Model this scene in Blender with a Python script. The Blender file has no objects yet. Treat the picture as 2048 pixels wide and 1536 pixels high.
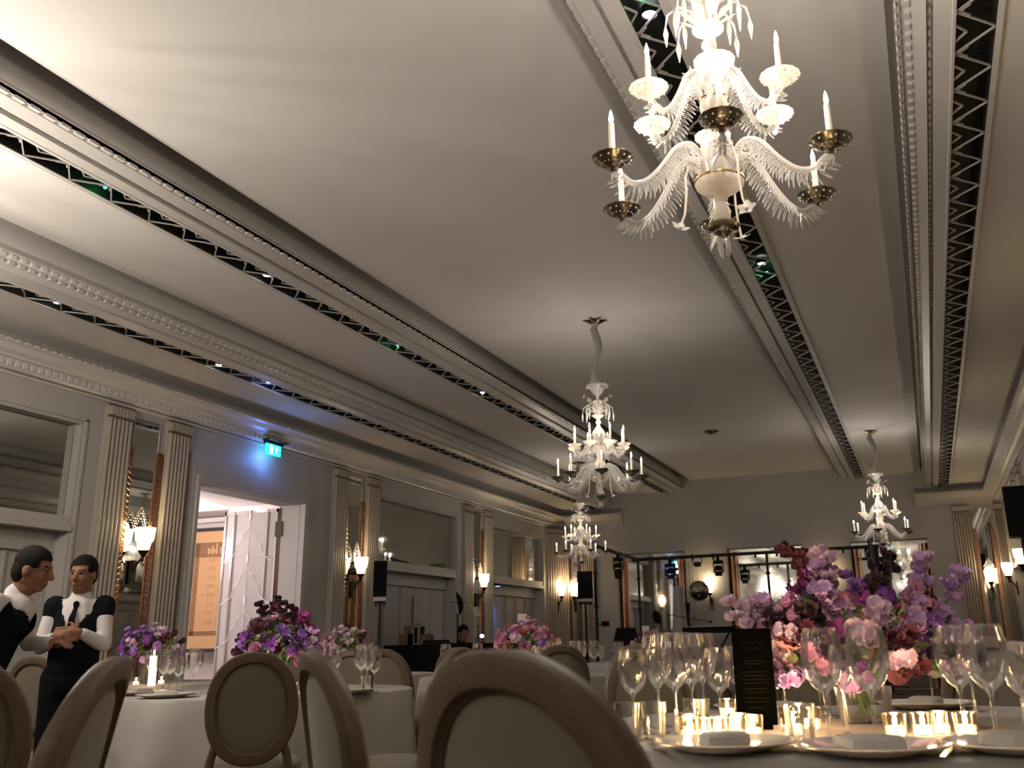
import bpy, bmesh, math, random
from mathutils import Vector, Matrix
PI = math.pi
random.seed(7)
SC = bpy.context.scene
COL = SC.collection

# ------------------------------------------------------------------ materials
def mat(name, col=(.8,.8,.8), rough=.5, metal=0., emit=None, estr=0., noise=0., nscale=20., bump=0., bscale=200., spec=.5, sheen=0., sss=0., coat=0.):
    m = bpy.data.materials.new(name); m.use_nodes = True
    nt = m.node_tree; b = nt.nodes['Principled BSDF']
    b.inputs['Base Color'].default_value = (*col, 1); b.inputs['Roughness'].default_value = rough
    b.inputs['Metallic'].default_value = metal; b.inputs['Specular IOR Level'].default_value = spec
    if sheen: b.inputs['Sheen Weight'].default_value = sheen
    if coat: b.inputs['Coat Weight'].default_value = coat
    if emit:
        b.inputs['Emission Color'].default_value = (*emit, 1); b.inputs['Emission Strength'].default_value = estr
        m.cycles.emission_sampling = 'NONE' if estr < 60 else 'AUTO'
    tc = nt.nodes.new('ShaderNodeTexCoord')
    if noise:
        n = nt.nodes.new('ShaderNodeTexNoise'); n.inputs['Scale'].default_value = nscale; n.inputs['Detail'].default_value = 4
        nt.links.new(tc.outputs['Object'], n.inputs['Vector'])
        r = nt.nodes.new('ShaderNodeMapRange'); r.inputs['To Min'].default_value = 1-noise; r.inputs['To Max'].default_value = 1+noise
        nt.links.new(n.outputs['Fac'], r.inputs['Value'])
        mx = nt.nodes.new('ShaderNodeVectorMath'); mx.operation = 'SCALE'; mx.inputs[0].default_value = col
        nt.links.new(r.outputs['Result'], mx.inputs['Scale']); nt.links.new(mx.outputs['Vector'], b.inputs['Base Color'])
    if bump:
        n2 = nt.nodes.new('ShaderNodeTexNoise'); n2.inputs['Scale'].default_value = bscale
        nt.links.new(tc.outputs['Object'], n2.inputs['Vector'])
        bp = nt.nodes.new('ShaderNodeBump'); bp.inputs['Strength'].default_value = bump; bp.inputs['Distance'].default_value = .002
        nt.links.new(n2.outputs['Fac'], bp.inputs['Height']); nt.links.new(bp.outputs['Normal'], b.inputs['Normal'])
    return m

def glassmat(name, tint=(1,1,1), base=.05, milk=0., milkcol=(.95,.92,.88), edge=.35):
    m = bpy.data.materials.new(name); m.use_nodes = True; nt = m.node_tree
    for n in list(nt.nodes): nt.nodes.remove(n)
    out = nt.nodes.new('ShaderNodeOutputMaterial')
    tr = nt.nodes.new('ShaderNodeBsdfTransparent'); tr.inputs['Color'].default_value = (*tint, 1)
    gl = nt.nodes.new('ShaderNodeBsdfGlossy'); gl.inputs['Roughness'].default_value = .04; gl.inputs['Color'].default_value = (1,.98,.95,1)
    lw = nt.nodes.new('ShaderNodeLayerWeight'); lw.inputs['Blend'].default_value = edge
    mr = nt.nodes.new('ShaderNodeMapRange'); mr.inputs['To Min'].default_value = base; mr.inputs['To Max'].default_value = .85
    nt.links.new(lw.outputs['Fresnel'], mr.inputs['Value'])
    mx = nt.nodes.new('ShaderNodeMixShader'); nt.links.new(mr.outputs['Result'], mx.inputs['Fac'])
    nt.links.new(tr.outputs[0], mx.inputs[1]); nt.links.new(gl.outputs[0], mx.inputs[2])
    last = mx
    if milk:
        df = nt.nodes.new('ShaderNodeBsdfDiffuse'); df.inputs['Color'].default_value = (*milkcol, 1)
        tl = nt.nodes.new('ShaderNodeBsdfTranslucent'); tl.inputs['Color'].default_value = (*milkcol, 1)
        a = nt.nodes.new('ShaderNodeMixShader'); a.inputs['Fac'].default_value = .62
        nt.links.new(df.outputs[0], a.inputs[1]); nt.links.new(tl.outputs[0], a.inputs[2])
        b = nt.nodes.new('ShaderNodeMixShader'); b.inputs['Fac'].default_value = milk
        nt.links.new(mx.outputs[0], b.inputs[1]); nt.links.new(a.outputs[0], b.inputs[2]); last = b
    nt.links.new(last.outputs[0], out.inputs['Surface'])
    return m

M = dict(
 plaster = mat('ceiling_paint', (.63,.61,.585), .75, bump=.15, bscale=60, noise=.02, nscale=2),
 wall    = mat('wall_paint', (.375,.358,.335), .6, bump=.1, bscale=60, noise=.03, nscale=3),
 trim    = mat('trim_paint', (.52,.50,.48), .38, bump=.05),
 fluted  = mat('pilaster_gilt_paint', (.37,.33,.275), .45, metal=.12, noise=.06, nscale=8),
 groove  = mat('pilaster_groove_gilt', (.13,.08,.04), .5, metal=.4),
 black   = mat('recess_black', (.006,.006,.006), .8),
 blackp  = mat('black_plastic', (.006,.006,.007), .75, spec=.15),
 blackm  = mat('black_metal', (.010,.010,.011), .5, spec=.25),
 cloth_b = mat('black_cloth', (.005,.005,.006), .9, spec=.1, bump=.3, bscale=300),
 mirror  = mat('mirror_glass', (.66,.66,.62), .03, metal=1.),
 copper  = mat('etched_copper', (.27,.135,.075), .25, metal=1., noise=.7, nscale=45, bump=1., bscale=60),
 carpet  = mat('carpet', (.09,.06,.045), .95, noise=.5, nscale=14, bump=.5, bscale=300),
 wood    = mat('limed_wood', (.088,.059,.037), .5, noise=.30, nscale=28, bump=.5, bscale=140),
 uphol   = mat('cream_upholstery', (.125,.105,.072), .85, bump=.5, bscale=700, sheen=.2),
 linen   = mat('white_linen', (.40,.375,.345), .85, bump=.35, bscale=500),
 china   = mat('white_china', (.82,.79,.74), .12, coat=.5),
 goldrim = mat('gold_rim', (.75,.52,.25), .25, metal=1.),
 latt    = mat('lattice_paint', (.36,.34,.32), .5),
 champ   = mat('champagne_metal', (.62,.50,.38), .25, metal=1.),
 silver  = mat('silver_cutlery', (.75,.73,.70), .15, metal=1.),
 glass   = glassmat('table_glass', base=.06, edge=.36),
 vase    = glassmat('vase_glass', tint=(.97,.98,.96), base=.06, edge=.3),
 crystal = glassmat('crystal_glass', base=.12, milk=.34, edge=.4),
 fringe  = glassmat('fringe_glass', base=.2, milk=.45, edge=.45),
 opal    = glassmat('opal_glass', base=.1, milk=.85, milkcol=(.95,.88,.78)),
 smoky   = mat('smoky_silvered_glass', (.30,.25,.17), .18, metal=.9),
 bead    = mat('beaded_crystal', (.9,.88,.84), .08, metal=.6),
 candle  = mat('candle_sleeve', (.85,.74,.58), .45, emit=(1,.80,.55), estr=.18),
 bulb    = mat('flame_bulb', (1,1,1), .3, emit=(1,.93,.84), estr=26),
 flame   = mat('tealight_flame', (1,.8,.5), .3, emit=(1,.74,.42), estr=38),
 wax     = mat('tealight_wax', (.95,.88,.75), .5, emit=(1,.72,.42), estr=4.),
 votive  = glassmat('votive_glass', tint=(1,.95,.85), base=.08, edge=.3),
 sleeve  = mat('gathered_silk_sleeve', (.26,.245,.235), .6, sheen=.4, bump=.6, bscale=90),
 star    = mat('bronze_star', (.17,.12,.08), .3, metal=.9),
 starw   = mat('star_pale_rib', (.75,.70,.6), .3, metal=.4),  # paler metal of the thin ribs along the star points
 shade   = mat('alabaster_shade', (1,.9,.72), .4, emit=(1,.80,.50), estr=6.),
 shadet  = mat('alabaster_shade_base', (.9,.72,.5), .4, emit=(1,.66,.33), estr=2.6),
 bronze  = mat('dark_bronze', (.06,.045,.03), .35, metal=.9),
 skin    = mat('skin', (.21,.10,.058), .6, spec=.2, noise=.06, nscale=10),
 lips    = mat('lips', (.16,.055,.045), .6),
 eye     = mat('eye_dark', (.02,.015,.012), .2),
 hair    = mat('black_hair', (.004,.0035,.003), .75, spec=.12, bump=1., bscale=200),
 hairg   = mat('dark_grey_hair', (.009,.008,.008), .8, spec=.12, bump=1., bscale=200),
 shirt   = mat('white_shirt', (.50,.47,.46), .8, bump=.3, bscale=100),
 vest    = mat('black_waistcoat', (.005,.006,.008), .9, spec=.08, bump=.3, bscale=200),
 leaf    = mat('green_leaf', (.07,.16,.035), .5, noise=.4, nscale=30),
 leafl   = mat('pale_green_leaf', (.36,.46,.20), .5, noise=.3, nscale=30),
 paper   = mat('cream_card', (.62,.58,.50), .7),
 ink     = mat('dark_ink', (.10,.085,.07), .6),
 menu    = mat('black_card', (.0018,.0017,.0015), .95, spec=.02),
 goldink = mat('gold_ink', (.010,.008,.004), .9, spec=.05),
 foyerw  = mat('foyer_white_paint', (.82,.76,.74), .6, noise=.02, nscale=3),
 lattice = mat('white_lattice', (.86,.84,.83), .35),
 frost   = glassmat('door_frosted_glass', base=.04, milk=.42, milkcol=(.80,.76,.76)),
 pframe  = mat('black_picture_frame', (.03,.028,.03), .25),
 pmat    = mat('tan_mount', (.55,.33,.155), .7),
 print   = mat('sepia_print', (.52,.30,.14), .7, noise=.12, nscale=12),
 sepia   = mat('sepia_ink', (.24,.12,.05), .7, noise=.3, nscale=30),
 sepial  = mat('sepia_ink_light', (.46,.26,.12), .7, noise=.3, nscale=30),
 exitf   = mat('exit_sign_face', (.0,.5,.5), .4, emit=(.02,.75,.9), estr=2.2),
 exitw   = mat('exit_sign_symbol', (.9,1,1), .4, emit=(.75,1,1), estr=3.2),
 screen  = mat('laptop_glow', (.5,.5,1), .4, emit=(.62,.62,1), estr=12),
 spotw   = mat('spotlight_lens', (1,1,1), .3, emit=(.86,.93,1), estr=14),
 led     = mat('green_indicator', (0,.4,.15), .3, emit=(.02,.85,.30), estr=5),
 blue    = mat('blue_indicator', (.1,.1,.6), .3, emit=(.25,.35,1), estr=4),
 grey    = mat('grey_panel', (.36,.32,.31), .6),
 boxw    = mat('brown_box', (.10,.055,.035), .6, noise=.3, nscale=6),
)
FL = dict(rose=(.62,.20,.24), salmon=(.62,.26,.27), pink=(.66,.30,.48), lilac=(.62,.38,.66), pale=(.80,.58,.74), white=(.72,.64,.62),
          purple=(.22,.04,.33), violet=(.34,.14,.55), burgundy=(.11,.008,.030), dark=(.030,.003,.012), magenta=(.36,.03,.24))
FM = {k: mat('petal_'+k, v, .6, noise=.18, nscale=40, sheen=.2) for k, v in FL.items()}
# mirror-ball tiles
def ballmat():
    m = mat('mirror_ball_tiles', (.7,.7,.66), .08, metal=1.); nt = m.node_tree; b = nt.nodes['Principled BSDF']
    tc = [n for n in nt.nodes if n.type == 'TEX_COORD'][0]
    v = nt.nodes.new('ShaderNodeTexVoronoi'); v.inputs['Scale'].default_value = 90
    nt.links.new(tc.outputs['Object'], v.inputs['Vector'])
    r = nt.nodes.new('ShaderNodeMapRange'); r.inputs['To Min'].default_value = .1; r.inputs['To Max'].default_value = .9
    nt.links.new(v.outputs['Color'], r.inputs['Value'])
    c = nt.nodes.new('ShaderNodeVectorMath'); c.operation = 'SCALE'; c.inputs[0].default_value = (.85,.82,.72)
    nt.links.new(r.outputs['Result'], c.inputs['Scale']); nt.links.new(c.outputs['Vector'], b.inputs['Base Color'])
    return m
M['ball'] = ballmat()

# ------------------------------------------------------------------ mesh builder
class MB:
    def __init__(s): s.v=[]; s.f=[]; s.mi=[]; s.m=0; s.T=Matrix.Identity(4)
    def add(s, vs, fs):
        b=len(s.v)
        for p in vs: s.v.append(tuple(s.T @ Vector(p)))
        for q in fs: s.f.append(tuple(b+i for i in q)); s.mi.append(s.m)
    def box(s, x0,x1,y0,y1,z0,z1):
        if x0>x1: x0,x1=x1,x0
        if y0>y1: y0,y1=y1,y0
        if z0>z1: z0,z1=z1,z0
        v=[(x0,y0,z0),(x1,y0,z0),(x1,y1,z0),(x0,y1,z0),(x0,y0,z1),(x1,y0,z1),(x1,y1,z1),(x0,y1,z1)]
        s.add(v,[(0,3,2,1),(4,5,6,7),(0,1,5,4),(1,2,6,5),(2,3,7,6),(3,0,4,7)])
    def tube(s, path, r, seg=8, caps=True, flat=1.):
        P=[Vector(p) for p in path]; n=len(P); R=r if isinstance(r,(list,tuple)) else [r]*n
        t0=(P[1]-P[0]).normalized(); up=Vector((0,0,1)) if abs(t0.z)<.9 else Vector((1,0,0))
        nx=t0.cross(up).normalized(); vs=[]
        for i in range(n):
            t=((P[min(i+1,n-1)]-P[max(i-1,0)])).normalized()
            nx=(nx-t*nx.dot(t)).normalized(); ny=t.cross(nx)
            for k in range(seg):
                a=2*PI*k/seg; vs.append(P[i]+(nx*math.cos(a)+ny*math.sin(a)*flat)*R[i])
        fs=[(i*seg+k,i*seg+(k+1)%seg,(i+1)*seg+(k+1)%seg,(i+1)*seg+k) for i in range(n-1) for k in range(seg)]
        if caps: fs+= [tuple(range(seg-1,-1,-1)), tuple((n-1)*seg+k for k in range(seg))]
        s.add(vs,fs)
    def lathe(s, prof, seg=24, c=(0,0,0), rim=0., nr=0, caps=False):
        vs=[]; n=len(prof)
        for (r,z) in prof:
            for k in range(seg):
                a=2*PI*k/seg; rr=r*(1+rim*math.cos(nr*a)) if rim else r
                vs.append((c[0]+rr*math.cos(a),c[1]+rr*math.sin(a),c[2]+z))
        fs=[(i*seg+k,i*seg+(k+1)%seg,(i+1)*seg+(k+1)%seg,(i+1)*seg+k) for i in range(n-1) for k in range(seg)]
        if caps: fs+= [tuple(range(seg-1,-1,-1)), tuple((n-1)*seg+k for k in range(seg))]
        s.add(vs,fs)
    def ell(s, c, r, seg=14, ring=9):
        vs=[]; fs=[]
        for i in range(ring+1):
            th=PI*i/ring
            for k in range(seg):
                a=2*PI*k/seg; vs.append((c[0]+r[0]*math.sin(th)*math.cos(a), c[1]+r[1]*math.sin(th)*math.sin(a), c[2]+r[2]*math.cos(th)))
        for i in range(ring):
            for k in range(seg): fs.append((i*seg+k,(i+1)*seg+k,(i+1)*seg+(k+1)%seg,i*seg+(k+1)%seg))
        s.add(vs,fs)
    def cap(s, p0, r0, p1, r1, seg=12):
        p0=Vector(p0); p1=Vector(p1); d=(p1-p0); L=d.length or 1e-6; t=d/L
        path=[];R=[]
        for a in (88,60,30): path.append(p0-t*r0*math.sin(math.radians(a))); R.append(r0*math.cos(math.radians(a)))
        for i in range(5): path.append(p0+d*i/4); R.append(r0+(r1-r0)*i/4)
        for a in (30,60,88): path.append(p1+t*r1*math.sin(math.radians(a))); R.append(r1*math.cos(math.radians(a)))
        s.tube(path,R,seg)
    def prism(s, pts, y0, y1, axis='y'):
        # closed 2-D outline (x,z) swept along y
        n=len(pts); vs=[(p[0],y0,p[1]) for p in pts]+[(p[0],y1,p[1]) for p in pts]
        if axis=='x': vs=[(y0,p[0],p[1]) for p in pts]+[(y1,p[0],p[1]) for p in pts]
        if axis=='z': vs=[(p[0],p[1],y0) for p in pts]+[(p[0],p[1],y1) for p in pts]
        s.add(vs,[(i,(i+1)%n,n+(i+1)%n,n+i) for i in range(n)]+[tuple(range(n-1,-1,-1)),tuple(range(n,2*n))])
    def strip(s, pts, y0, y1, ny=1):
        n=len(pts); vs=[]
        for j in range(ny+1):
            y=y0+(y1-y0)*j/ny; vs+=[(p[0],y,p[1]) for p in pts]
        s.add(vs,[(j*n+i,j*n+i+1,(j+1)*n+i+1,(j+1)*n+i) for j in range(ny) for i in range(n-1)])
    def mesh(s, name, mats, smooth=True, ang=40):
        me=bpy.data.meshes.new(name); me.from_pydata(s.v,[],s.f)
        for m in (mats if isinstance(mats,(list,tuple)) else [mats]): me.materials.append(m)
        me.polygons.foreach_set('material_index', s.mi)
        bm=bmesh.new(); bm.from_mesh(me); bmesh.ops.recalc_face_normals(bm, faces=bm.faces); bm.to_mesh(me); bm.free()
        if smooth:
            me.polygons.foreach_set('use_smooth',[True]*len(me.polygons)); me.set_sharp_from_angle(angle=math.radians(ang))
        me.update(); return me
    def build(s, name, mats, parent=None, smooth=True, ang=40, loc=None):
        return link(name, s.mesh(name,mats,smooth,ang), parent, loc)

def link(name, data, parent=None, loc=None):
    o=bpy.data.objects.new(name,data); COL.objects.link(o)
    if parent: o.parent=parent
    if loc: o.location=loc
    return o
def tag(o,label=None,cat=None,group=None,kind=None):
    if label: o['label']=label
    if cat: o['category']=cat
    if group: o['group']=group
    if kind: o['kind']=kind
    return o
def thing(name,label,cat,loc=(0,0,0),rz=0,group=None):
    o=bpy.data.objects.new(name,None); o.empty_display_size=.1; COL.objects.link(o); o.location=loc; o.rotation_euler=(0,0,rz)
    return tag(o,label,cat,group)
def struct(name,mb,mats,smooth=False,parent=None):
    o=mb.build(name,mats,parent,smooth)
    if not parent: o['kind']='structure'
    return o
def dup(root,loc=None,rz=None,label=None,group=None,parent=None,top=True):
    r=root.copy(); COL.objects.link(r)
    if parent is not None: r.parent=parent
    if loc is not None: r.location=loc
    if rz is not None: r.rotation_euler=(0,0,rz)
    if top:
        if label: r['label']=label
        if group: r['group']=group
        elif 'group' in r and label: del r['group']
    for ch in list(root.children): dup(ch,parent=r,top=False)
    return r
def lamp(name,typ,loc,power,col=(1,1,1),size=.05,parent=None,rot=None,**k):
    d=bpy.data.lights.new(name,typ); d.energy=power; d.color=col
    if typ=='AREA': d.size=size
    else: d.shadow_soft_size=size
    for a,b in k.items(): setattr(d,a,b)
    o=bpy.data.objects.new(name,d); COL.objects.link(o); o.location=loc
    if rot: o.rotation_euler=rot
    if parent: o.parent=parent
    return o
WARM=(1,.885,.765)

# ------------------------------------------------------------------ room shell
CX=-3.107; WL=-7.8; WR=1.586; YF=21.45; Y0=-6.0; ZC=4.396; Z1=4.149; Z2=3.876
b=MB(); b.box(WL-4.5,WR+.4,Y0-.3,YF+.3,-.1,0); struct('floor',b,M['carpet'])
# ceiling: centre vault, coves and stepped side bands
b=MB()
def cove(u0,z0,u1,z1,n=8):
    return [(u0+(u1-u0)*math.sin(PI/2*i/n), z1+(z0-z1)*math.cos(PI/2*i/n)) for i in range(n+1)]
def band(sg):
    up=lambda L:[(CX+sg*u,z) for u,z in L]
    b.strip(up([(1.51,ZC),(1.55,ZC+.006),(1.585,ZC+.03),(1.60,ZC+.07),(1.60,4.72)]),Y0,YF,1); b.strip(up([(1.96,4.765),(1.70,4.245),(1.70,4.215)]),Y0,YF,1); b.strip(up([(1.58,4.72),(2.0,4.72)]),Y0,YF,1)
    b.strip(up([(2.21,4.149),(2.21,4.165),(2.95,4.165),(3.27,4.225),(3.27,4.40)]),Y0,YF,1); b.strip(up([(3.53,4.41),(3.31,3.975),(3.31,3.95)]),Y0,YF,1); b.strip(up([(3.25,4.40),(3.55,4.40)]),Y0,YF,1)
    b.strip(up([(3.80,3.876),(3.80,3.89),(4.70,3.89)]),Y0,YF,1)
b.strip([(CX-1.51,ZC),(CX+1.51,ZC)],Y0,YF,1); band(-1); band(1)
b.box(WL-.4,WR+.4,Y0,YF+.3,4.80,4.9)
ceil=struct('ceiling',b,M['plaster'],smooth=True)
# stepped mouldings, bead rows and grilles
tn=[0]
def nm(): tn[0]+=1; return 'trim_%d'%tn[0]
def beam(sg,which):
    X=lambda u:CX+sg*u
    b=MB()
    if which==1:
        pr=[(1.70,4.26),(1.70,4.215),(1.715,4.222),(1.735,4.200),(1.84,4.180),(1.842,4.215),(1.872,4.215),(1.875,4.165),(1.955,4.152),(1.96,4.146),(1.985,4.146),(1.985,4.36),(1.78,4.36)]
        g0,g1,gz=1.985,2.17,4.149; lip=[(2.17,4.36),(2.17,4.146),(2.20,4.146),(2.215,4.155),(2.215,4.36)]
    else:
        pr=[(3.31,4.01),(3.315,3.965),(3.335,3.975),(3.36,3.945),(3.445,3.905),(3.447,3.94),(3.477,3.94),(3.48,3.893),(3.56,3.878),(3.565,3.872),(3.58,3.872),(3.58,4.1),(3.38,4.1)]
        g0,g1,gz=3.58,3.77,3.876; lip=[(3.77,4.1),(3.77,3.872),(3.80,3.872),(3.81,3.882),(3.81,4.1)]
    b.prism([(X(u),z) for u,z in pr],Y0,YF); b.prism([(X(u),z) for u,z in lip],Y0,YF)
    n=nm(); o=struct(n,b,M['trim'],smooth=False)
    # bead rows belong to the moulding
    d=MB(); y=1.0
    if which==1:
        while y<YF:
            d.box(X(1.699),X(1.728),y,y+.08,4.224,4.204)
            d.box(X(1.848),X(1.866),y+.03,y+.075,4.215,4.196); y+=.118
    else:
        while y<YF:
            d.box(X(3.30),X(3.325),y,y+.055,3.985,3.955); d.box(X(3.345),X(3.372),y+.03,y+.085,3.956,3.930)
            d.box(X(3.453),X(3.471),y+.02,y+.065,3.94,3.922); y+=.10
    tag(d.build('bead_row',M['trim'],o,False))
    r=MB(); r.box(X(g0),X(g1),Y0,YF,gz+.10,gz+.14); r.box(X(g0),X(g0+.004),Y0,YF,gz+.004,gz+.13); r.box(X(g1-.004),X(g1),Y0,YF,gz+.004,gz+.13); r.build('grille_recess',M['black'],o,False)
    g=MB(); y=.3; w=.014
    def bar(u0,y0,u1,y1,w=.0048):
        p0=Vector((X(u0),y0,0)); p1=Vector((X(u1),y1,0)); dd=(p1-p0).normalized(); nn=Vector((-dd.y,dd.x,0))*w
        vs=[p0+nn,p1+nn,p1-nn,p0-nn]
        g.add([(v.x,v.y,gz+.002) for v in vs]+[(v.x,v.y,gz+.012) for v in vs],[(0,1,2,3),(7,6,5,4),(0,1,5,4),(1,2,6,5),(2,3,7,6),(3,0,4,7)])
    P=.385
    while y<YF-P:
        bar(g0,y,g1,y+P/2); bar(g1,y+P/2,g0,y+P)
        # stepped inner points
        m=g0+(g1-g0)*.34
        bar(g0,y+.02,m,y-.05); bar(g0,y-.02,m,y+.05)
        bar(g0,y+P/2-.075,m-.01,y+P/2-.0); bar(g0,y+P/2+.075,m-.01,y+P/2)
        y+=P
    g.build('grille_lattice',M['latt'],o,False)
    return o
for sg in (-1,1):
    for w in (1,2): beam(sg,w)
# crown cornice with dentils along the side walls
for sg in (-1,1):
    X=lambda u:CX+sg*u
    b=MB()
    b.prism([(X(u),z) for u,z in [(4.40,3.735),(4.395,3.715),(4.43,3.70),(4.47,3.66),(4.52,3.635),(4.53,3.617),(4.58,3.610),(4.60,3.545),(4.62,3.53),(4.70,3.53),(4.70,3.75),(4.42,3.74)]],Y0,YF)
    b.prism([(X(4.66),3.52),(X(4.66),3.50),(X(4.70),3.49),(X(4.70),3.53)],Y0,YF)
    o=struct(nm(),b,M['trim'])
    d=MB(); y=.6
    while y<YF-.05: d.box(X(4.575),X(4.61),y,y+.048,3.552,3.612); y+=.088
    y=.6
    while y<YF-.05: d.box(X(4.385),X(4.40),y,y+.05,3.717,3.735); y+=.1
    d.build('dentil_row',M['trim'],o,False)

# side walls with door bays, mirror niches and pilaster pairs
PAIRS=[-5.15,-.83,3.49,7.82,12.13,16.47,20.80]
def side_wall(sg,name,doorbay=None):
    X=lambda u:CX+sg*u     # u=4.693 is the wall face
    F=4.693; B=MB(); TR=MB(); PL=MB()
    def seg(y0,y1,z0,z1,rec=0): B.box(X(F+rec),X(F+.32),y0,y1,z0,z1)
    prev=Y0
    mirrors=[]
    bays=[(PAIRS[i]+1.26,PAIRS[i+1]) for i in range(len(PAIRS)-1)]
    seg(Y0,PAIRS[0]+1.26,0,4.2)
    for i,p in enumerate(PAIRS[1:]): seg(p,min(p+1.26,YF),0,4.2)
    for i,(y0,y1) in enumerate(bays):
        y0-=.0; a=y0+.1; e=y1-.27
        a=min(a+.02,a+.02)
        seg(y0,a,0,4.2); seg(e,y1,0,4.2); seg(a,e,3.205,4.2)
        if doorbay==i:
            seg(a,9.286,0,3.205); seg(11.384,e,0,3.205); seg(9.286,11.384,2.855,3.205)
            # stepped architrave
            for k,(g,z,pr) in enumerate(((.05,2.95,.085),(.17,3.07,.055),(.29,3.20,.028))):
                TR.box(X(F-.001),X(F-pr),9.283-.045*(k+1),11.384+.09*(k+1),2.858+.002*k,z)
                TR.box(X(F-.001),X(F-pr),9.283-.045*(k+1),9.283-.002*k,0,2.858+.002*k); TR.box(X(F-.001),X(F-pr),11.388+.002*k,11.384+.09*(k+1),0,2.858+.002*k)
            continue
        seg(a,e,2.19,3.205,.10)      # upper niche
        seg(a,e,2.20,2.285,.0)
        seg(a,e,1.955,2.20,.16)
        seg(a,e,0,1.955,.20)
        TR.box(X(F-.03),X(F+.1),a,e,2.14,2.20); TR.box(X(F-.015),X(F+.1),a,e,2.20,2.225)
        TR.box(X(F+.16),X(F+.15),a,e,1.945,1.965)
        n=5; w=(e-a)/n
        for k in range(n+1):
            yy=a+w*k
            if 0<k<n: TR.box(X(F+.199),X(F+.17),yy-.012,yy+.012,0,1.93)
            TR.box(X(F+.199),X(F+.19),yy-.05,yy+.05,0,1.93)
        mirrors.append((a,e))
        # frame lines
        for yy in (a-.06,e+.03): TR.box(X(F),X(F-.02),yy,yy+.03,0,3.26)
        TR.box(X(F),X(F-.02),a-.06,e+.06,3.24,3.27)
    wall=struct(name,B,M['wall'])
    struct(nm(),TR,M['wall'])
    # pilasters
    for i,p in enumerate(PAIRS[:6]):
        for q in (p,p+.90):
            b=MB(); w=.34
            b.m=0; b.box(X(F),X(F-.06),q,q+w,0,3.47)
            n=6; s=w/n
            for k in range(n):
                yc=q+s*(k+.5)
                b.m=0
                pts=[(X(F-.06-.020*math.sin(PI*t/6)**.5), yc-(s*.36)*math.cos(PI*t/6)) for t in range(7)]
                pts=[(X(F-.05),yc-s*.36)]+pts+[(X(F-.05),yc+s*.36)]
                b.prism(pts,0.12,3.34,'z')
                b.m=1; b.box(X(F-.060),X(F-.066),yc+s*.36,yc+s*.64,.12,3.34)
            b.m=1; b.box(X(F-.05),X(F-.088),q-.005,q+w+.005,3.335,3.36); b.box(X(F-.05),X(F-.088),q-.005,q+w+.005,3.455,3.475)
            b.m=0
            for k in range(7): yc=q+w*(k+.5)/7; b.box(X(F-.05),X(F-.092),yc-.017,yc+.017,3.36,3.455)
            b.box(X(F-.05),X(F-.10),q-.02,q+w+.02,0,.12)
            b.build(nm(),[M['fluted'],M['groove']],None,False)['kind']='structure'
    return mirrors
ML=side_wall(-1,'wall_left',3)
MR=side_wall(1,'wall_right')
names_l=['first','second','third','beside the left door','beyond the left door','farthest']
def flat_mirror(name,label,sg,y0,y1,z0,z1,rec,strips=None,far=False):
    X=lambda u:CX+sg*u; F=4.693
    t=thing(name,label,'mirror',(X(F+rec),(y0+y1)/2,z0))
    b=MB(); b.box(0,-sg*.008,y0-(y0+y1)/2,y1-(y0+y1)/2,0,z1-z0); b.build('mirror_glass',M['mirror'],t,False)
    return t
lab={0:None}
for k,(a,e) in enumerate(ML):
    lb={7:1}.get(k)
    L=['large niche mirror behind the camera on the left wall','large niche mirror on the left wall before the frame edge','large niche mirror above the panelled wall at the left frame edge',
       'large niche mirror above the white folding doors behind the black loudspeaker','large niche mirror above the blue-lit folding doors near the far corner'][k]
    if a>2: flat_mirror('wall_mirror',L,-1,a+.01,e-.01,2.286,3.20,.098)
for k,(a,e) in enumerate(MR):
    if a>3: flat_mirror('wall_mirror','large niche mirror on the right-hand wall, %s'%['','','near the right frame edge','midway along the room','beside the second pilaster pair','nearest the far corner'][k],1,a+.01,e-.01,2.286,3.20,.098)
# narrow mirrors with copper strips between the pilasters of a pair
def zig(b,x,y0,y1,z0,z1,sg):
    # etched zigzag bars on a copper strip
    z=z0; 
    while z<z1-.06:
        b.tube([(x,y0,z),(x,y1,z+.03),(x,y0,z+.06)],.004,4); z+=.06
def pair_mirror(sg,p,label):
    X=lambda u:CX+sg*u; F=4.693
    t=thing('pilaster_mirror',label,'mirror',(X(F-.0),p+.615,.15))
    b=MB(); b.box(-sg*.012,0,-.19,.19,0,3.27); b.build('mirror_glass',M['mirror'],t,False)
    for s in (-1,1):
        c=MB(); y0=s*.185; y1=s*.262
        c.box(-sg*.035,-sg*.0,min(y0,y1),max(y0,y1),.1,2.94); c.m=1; zig(c,-sg*.037,y0+s*.008,y1-s*.008,.2,2.90,sg)
        c.build('copper_strip',[M['copper'],M['champ']],t,False)
        c=MB(); c.box(-sg*.02,0,s*.19,s*.2,2.94,3.27); c.build('bevelled_edge',M['silver'],t,False)
    return t
PML=['tall narrow mirror with copper strips behind the two waiters','tall narrow mirror with copper strips between the open doorway and the loudspeaker','tall narrow mirror with copper strips beside the black umbrella']
for k,p in enumerate(PAIRS[3:6]): pair_mirror(-1,p,PML[k])
PMR=['narrow mirror with copper strips on the right-hand wall, nearest the camera','narrow mirror with copper strips on the right-hand wall, mid room','narrow mirror with copper strips on the right-hand wall, nearest the far end']
for k,p in enumerate(PAIRS[3:6]): pair_mirror(1,p,PMR[k])

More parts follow.
